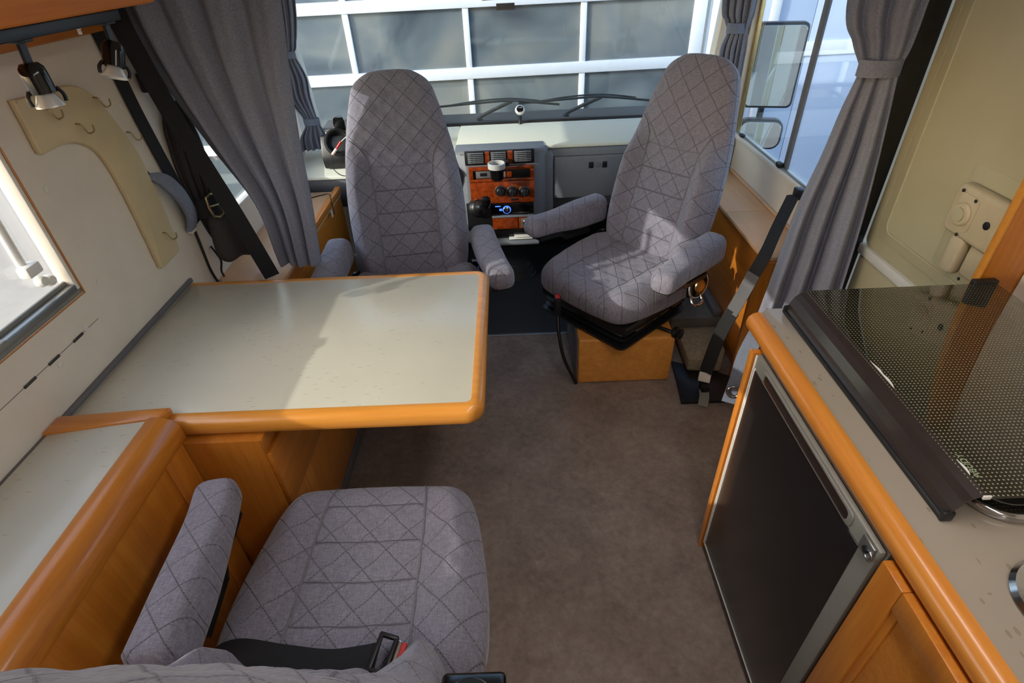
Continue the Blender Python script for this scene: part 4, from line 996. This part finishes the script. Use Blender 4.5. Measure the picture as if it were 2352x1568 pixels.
tie(c3, 1.158, 3.115, 1.30, .050, .040, .045)
c4 = thing('partition_curtain', 'charcoal curtain gathered by a band beside the cream entrance door', 'curtain', (1.12, 1.88, .2))
curtain('cloth', [(1.965, 1.00, 1.90, 1.205, 1.80, .018), (1.52, 1.022, 1.90, 1.208, 1.81, .018), (1.40, 1.070, 1.89, 1.212, 1.82, .014), (1.335, 1.106, 1.88, 1.206, 1.83, .006), (1.30, 1.108, 1.88, 1.208, 1.83, .006), (1.20, 1.09, 1.88, 1.215, 1.82, .014), (1.05, 1.07, 1.88, 1.22, 1.80, .022), (.86, 1.035, 1.88, 1.225, 1.78, .028), (.62, 1.01, 1.87, 1.225, 1.76, .032), (.40, .985, 1.86, 1.22, 1.74, .034), (.22, .955, 1.85, 1.20, 1.72, .034)], 3, 'curt', c4, 11)
tie(c4, 1.157, 1.856, 1.335, .064, .040, .048, 'curt')
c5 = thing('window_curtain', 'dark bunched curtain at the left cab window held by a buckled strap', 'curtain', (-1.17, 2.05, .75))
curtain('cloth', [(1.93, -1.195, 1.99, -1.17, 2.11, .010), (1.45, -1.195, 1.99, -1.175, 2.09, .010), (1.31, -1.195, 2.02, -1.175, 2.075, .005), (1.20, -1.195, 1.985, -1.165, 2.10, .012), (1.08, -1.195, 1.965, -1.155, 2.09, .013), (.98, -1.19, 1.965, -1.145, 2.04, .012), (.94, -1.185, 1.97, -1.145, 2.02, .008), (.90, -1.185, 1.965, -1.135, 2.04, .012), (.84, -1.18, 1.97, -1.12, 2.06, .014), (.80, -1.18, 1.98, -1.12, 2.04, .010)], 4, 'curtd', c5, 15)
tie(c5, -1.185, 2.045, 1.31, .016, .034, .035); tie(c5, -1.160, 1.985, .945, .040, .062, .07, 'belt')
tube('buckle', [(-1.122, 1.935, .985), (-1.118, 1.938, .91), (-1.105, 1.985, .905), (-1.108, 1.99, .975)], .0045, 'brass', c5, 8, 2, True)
tube('buckle_prong', [(-1.120, 1.936, .95), (-1.105, 1.988, .94)], .0035, 'brass', c5, 6, 1)
# curtain end with eyelet beside the fridge panel
ribbon('tie_strap', [(1.01, 1.80, .46), (.94, 1.735, .42), (.892, 1.69, .34), (.876, 1.67, .24), (.862, 1.66, .12)], .062, .006, 'tie', c4, upv=(-.35, -.9, .15))
ring('eyelet', (.862, 1.652, .185), (-.35, -.85, .35), .022, .006, 'chrome', c4, 24)
# ================================================================== belts
b1 = thing('seat_belt', 'black upright belt webbing on the left pillar', 'seat belt', (XF, 1.95, .95))
ribbon('webbing', [(XF+.008, 1.855, 1.60), (XF+.008, 1.876, 1.345), (XF+.008, 1.900, 1.19), (XF+.008, 1.940, .98), (XF+.010, 1.955, .88)], .058, .003, 'belt', b1, upv=(1, 0, 0))
b2 = thing('seat_belt', 'black diagonal belt running from the left pillar down behind the table', 'seat belt', (-1.08, 1.99, .4))
ribbon('webbing', [(-1.185, 1.93, 1.62), (-1.165, 1.93, 1.50), (-1.125, 1.925, 1.30), (-1.076, 1.925, 1.10), (-1.030, 1.925, .92), (-.972, 1.925, .656)], .058, .003, 'belt', b2, upv=(.45, -1, .1))
box('belt_guide', (-1.209, 1.955, 1.34), (-1.185, 1.985, 1.40), 'black', b2, bevel=.006)
pk = thing('grab_pad', 'grey padded grab strap on the left pillar', 'pad', (XF, 1.86, .88))
V, F = sweep_geo(catmull([(XF+.004, 1.80, 1.115), (XF+.028, 1.835, 1.09), (XF+.040, 1.875, 1.02), (XF+.036, 1.90, .94), (XF+.012, 1.905, .885)], 8), lambda i, t: se_ring(.030*(.25+.75*min(1, t*3)), .012, 16), 16, upv=(1, 0, 0)); put('pad', V, F, 'tie', pk, smooth=60)
lathe('mount', [(.014, 0), (.014, .010), (.008, .014), (0, .014)], (XF, 1.798, 1.12), (1, 0, 0), 'black', pk, 16)
box('hem', (XF+.003, 1.885, .868), (XF+.022, 1.925, .892), 'white', pk, bevel=.003)
bg_ = thing('bag', 'small dark cloth bag hanging on the left cab wall', 'bag', (-1.13, 2.06, .66))
V, F, _ = pillow_geo([(0, .10), (.04, .09), (.065, .02), (.075, -.05), (.085, -.12), (.04, -.105), (-.02, -.11), (-.05, -.07), (-.045, .02), (-.03, .09)], .035, .03, 2.2, nr=12, nt=60)
Tg = Matrix.Translation((-1.135, 1.985, .815)) @ Matrix.Rotation(math.radians(55), 4, 'Z')
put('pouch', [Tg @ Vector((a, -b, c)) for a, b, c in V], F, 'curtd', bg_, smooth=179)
tube('loop', [(-1.145, 1.99, .89), (-1.155, 1.975, .93), (-1.145, 1.96, .89)], .005, 'belt', bg_, 6)
cbl = tag(tube('cable', [(XF+.006, 1.93, .90), (XF+.008, 1.925, .80), (XF+.010, 1.92, .70), (XF+.014, 1.93, .636)], .005, 'black', n=8), 'black cable hanging down the left wall behind the table', 'cable')
wr = tag(tube('cable_end', [(XF+.002, 1.995, .765), (XF+.02, 1.985, .735), (XF+.022, 1.992, .70), (XF+.012, 1.985, .66), (XF+.02, 1.975, .637)], .004, 'black', n=8), 'short loose wiring end sticking out of the left wall', 'cable')
b3 = thing('seat_belt', 'grey and black belt strap running down beside the passenger seat to the floor anchor', 'seat belt', (.95, 1.95, .0165))
ribbon('webbing_upper', [(1.165, 2.17, .80), (1.06, 2.03, .716), (.985, 1.925, .655), (.955, 1.917, .57)], .054, .003, 'belt', b3, upv=(-.75, -.55, .35))
ribbon('webbing_middle', [(.957, 1.917, .578), (.93, 1.914, .485), (.900, 1.91, .394)], .055, .004, 'beltg', b3, upv=(-.75, -.55, .35))
ribbon('webbing_lower', [(.904, 1.911, .405), (.868, 1.905, .28), (.835, 1.885, .10)], .058, .006, 'belt', b3, upv=(-.7, -.6, .4))
box('belt_hook', (1.165, 2.14, .785), (1.20, 2.185, .83), 'black', b3, bevel=.006)
V, F = boxes_geo([((-.026, -.004, -.022), (.026, .006, .022))], .003); Tk = Matrix.Translation((.832, 1.878, .075)) @ Matrix.Rotation(math.radians(-25), 4, 'Z') @ Matrix.Rotation(math.radians(-40), 4, 'X')
put('buckle', [Tk @ Vector(v) for v in V], F, 'offw', b3, smooth=40)
box('buckle_stem', (.812, 1.83, .020), (.848, 1.880, .055), 'black', b3, bevel=.006)
ribbon('floor_tongue', [(.828, 1.845, .026), (.816, 1.80, .021), (.800, 1.762, .006)], .042, .004, 'grey', b3)

# mirror foot and sticker at the top of the windscreen
rv = thing('rear_view_mirror', 'black rear-view mirror at the top of the windscreen', 'mirror', (-.05, 3.36, 1.45))
prism('mirror_housing', rrect(-.13, .12, 1.452, 1.53, .02), 1, 3.30, 3.345, 'black', rv, bevel=.01, seg=3)
tube('mirror_stem', [(0, 3.345, 1.50), (0, 3.37, 1.52), (0, 3.395, 1.53)], .008, 'black', rv, 8)
tag(box('windscreen_sticker', (-.046, 3.392, 1.398), (.052, 3.3945, 1.43), 'greyt', bevel=.0005), 'small grey sticker on the windscreen under the mirror', 'sticker')

# rubber boot on the cab floor and a thin lead on the left side box
tag(lathe('floor_boot', [(.115, 0), (.11, .02), (.095, .026), (.09, .05), (.075, .056), (.068, .085), (.04, .095), (0, .096)], (.015, 3.06, -.004), (0, 0, 1), 'rubber', n=32), 'black ribbed rubber boot on the cab floor below the centre console', 'rubber boot')
ld = thing('charging_lead', 'thin dark lead with a small white tag on the left side box', 'cable', (-.98, 2.76, .635))
tube('lead', [(-1.08, 2.80, .638), (-1.01, 2.84, .640), (-.95, 2.75, .672), (-.925, 2.68, .665), (-.918, 2.66, .60)], .0025, 'black', ld, 6)
box('tag', (-.921, 2.62, .60), (-.918, 2.64, .635), 'white', ld, bevel=.0008)
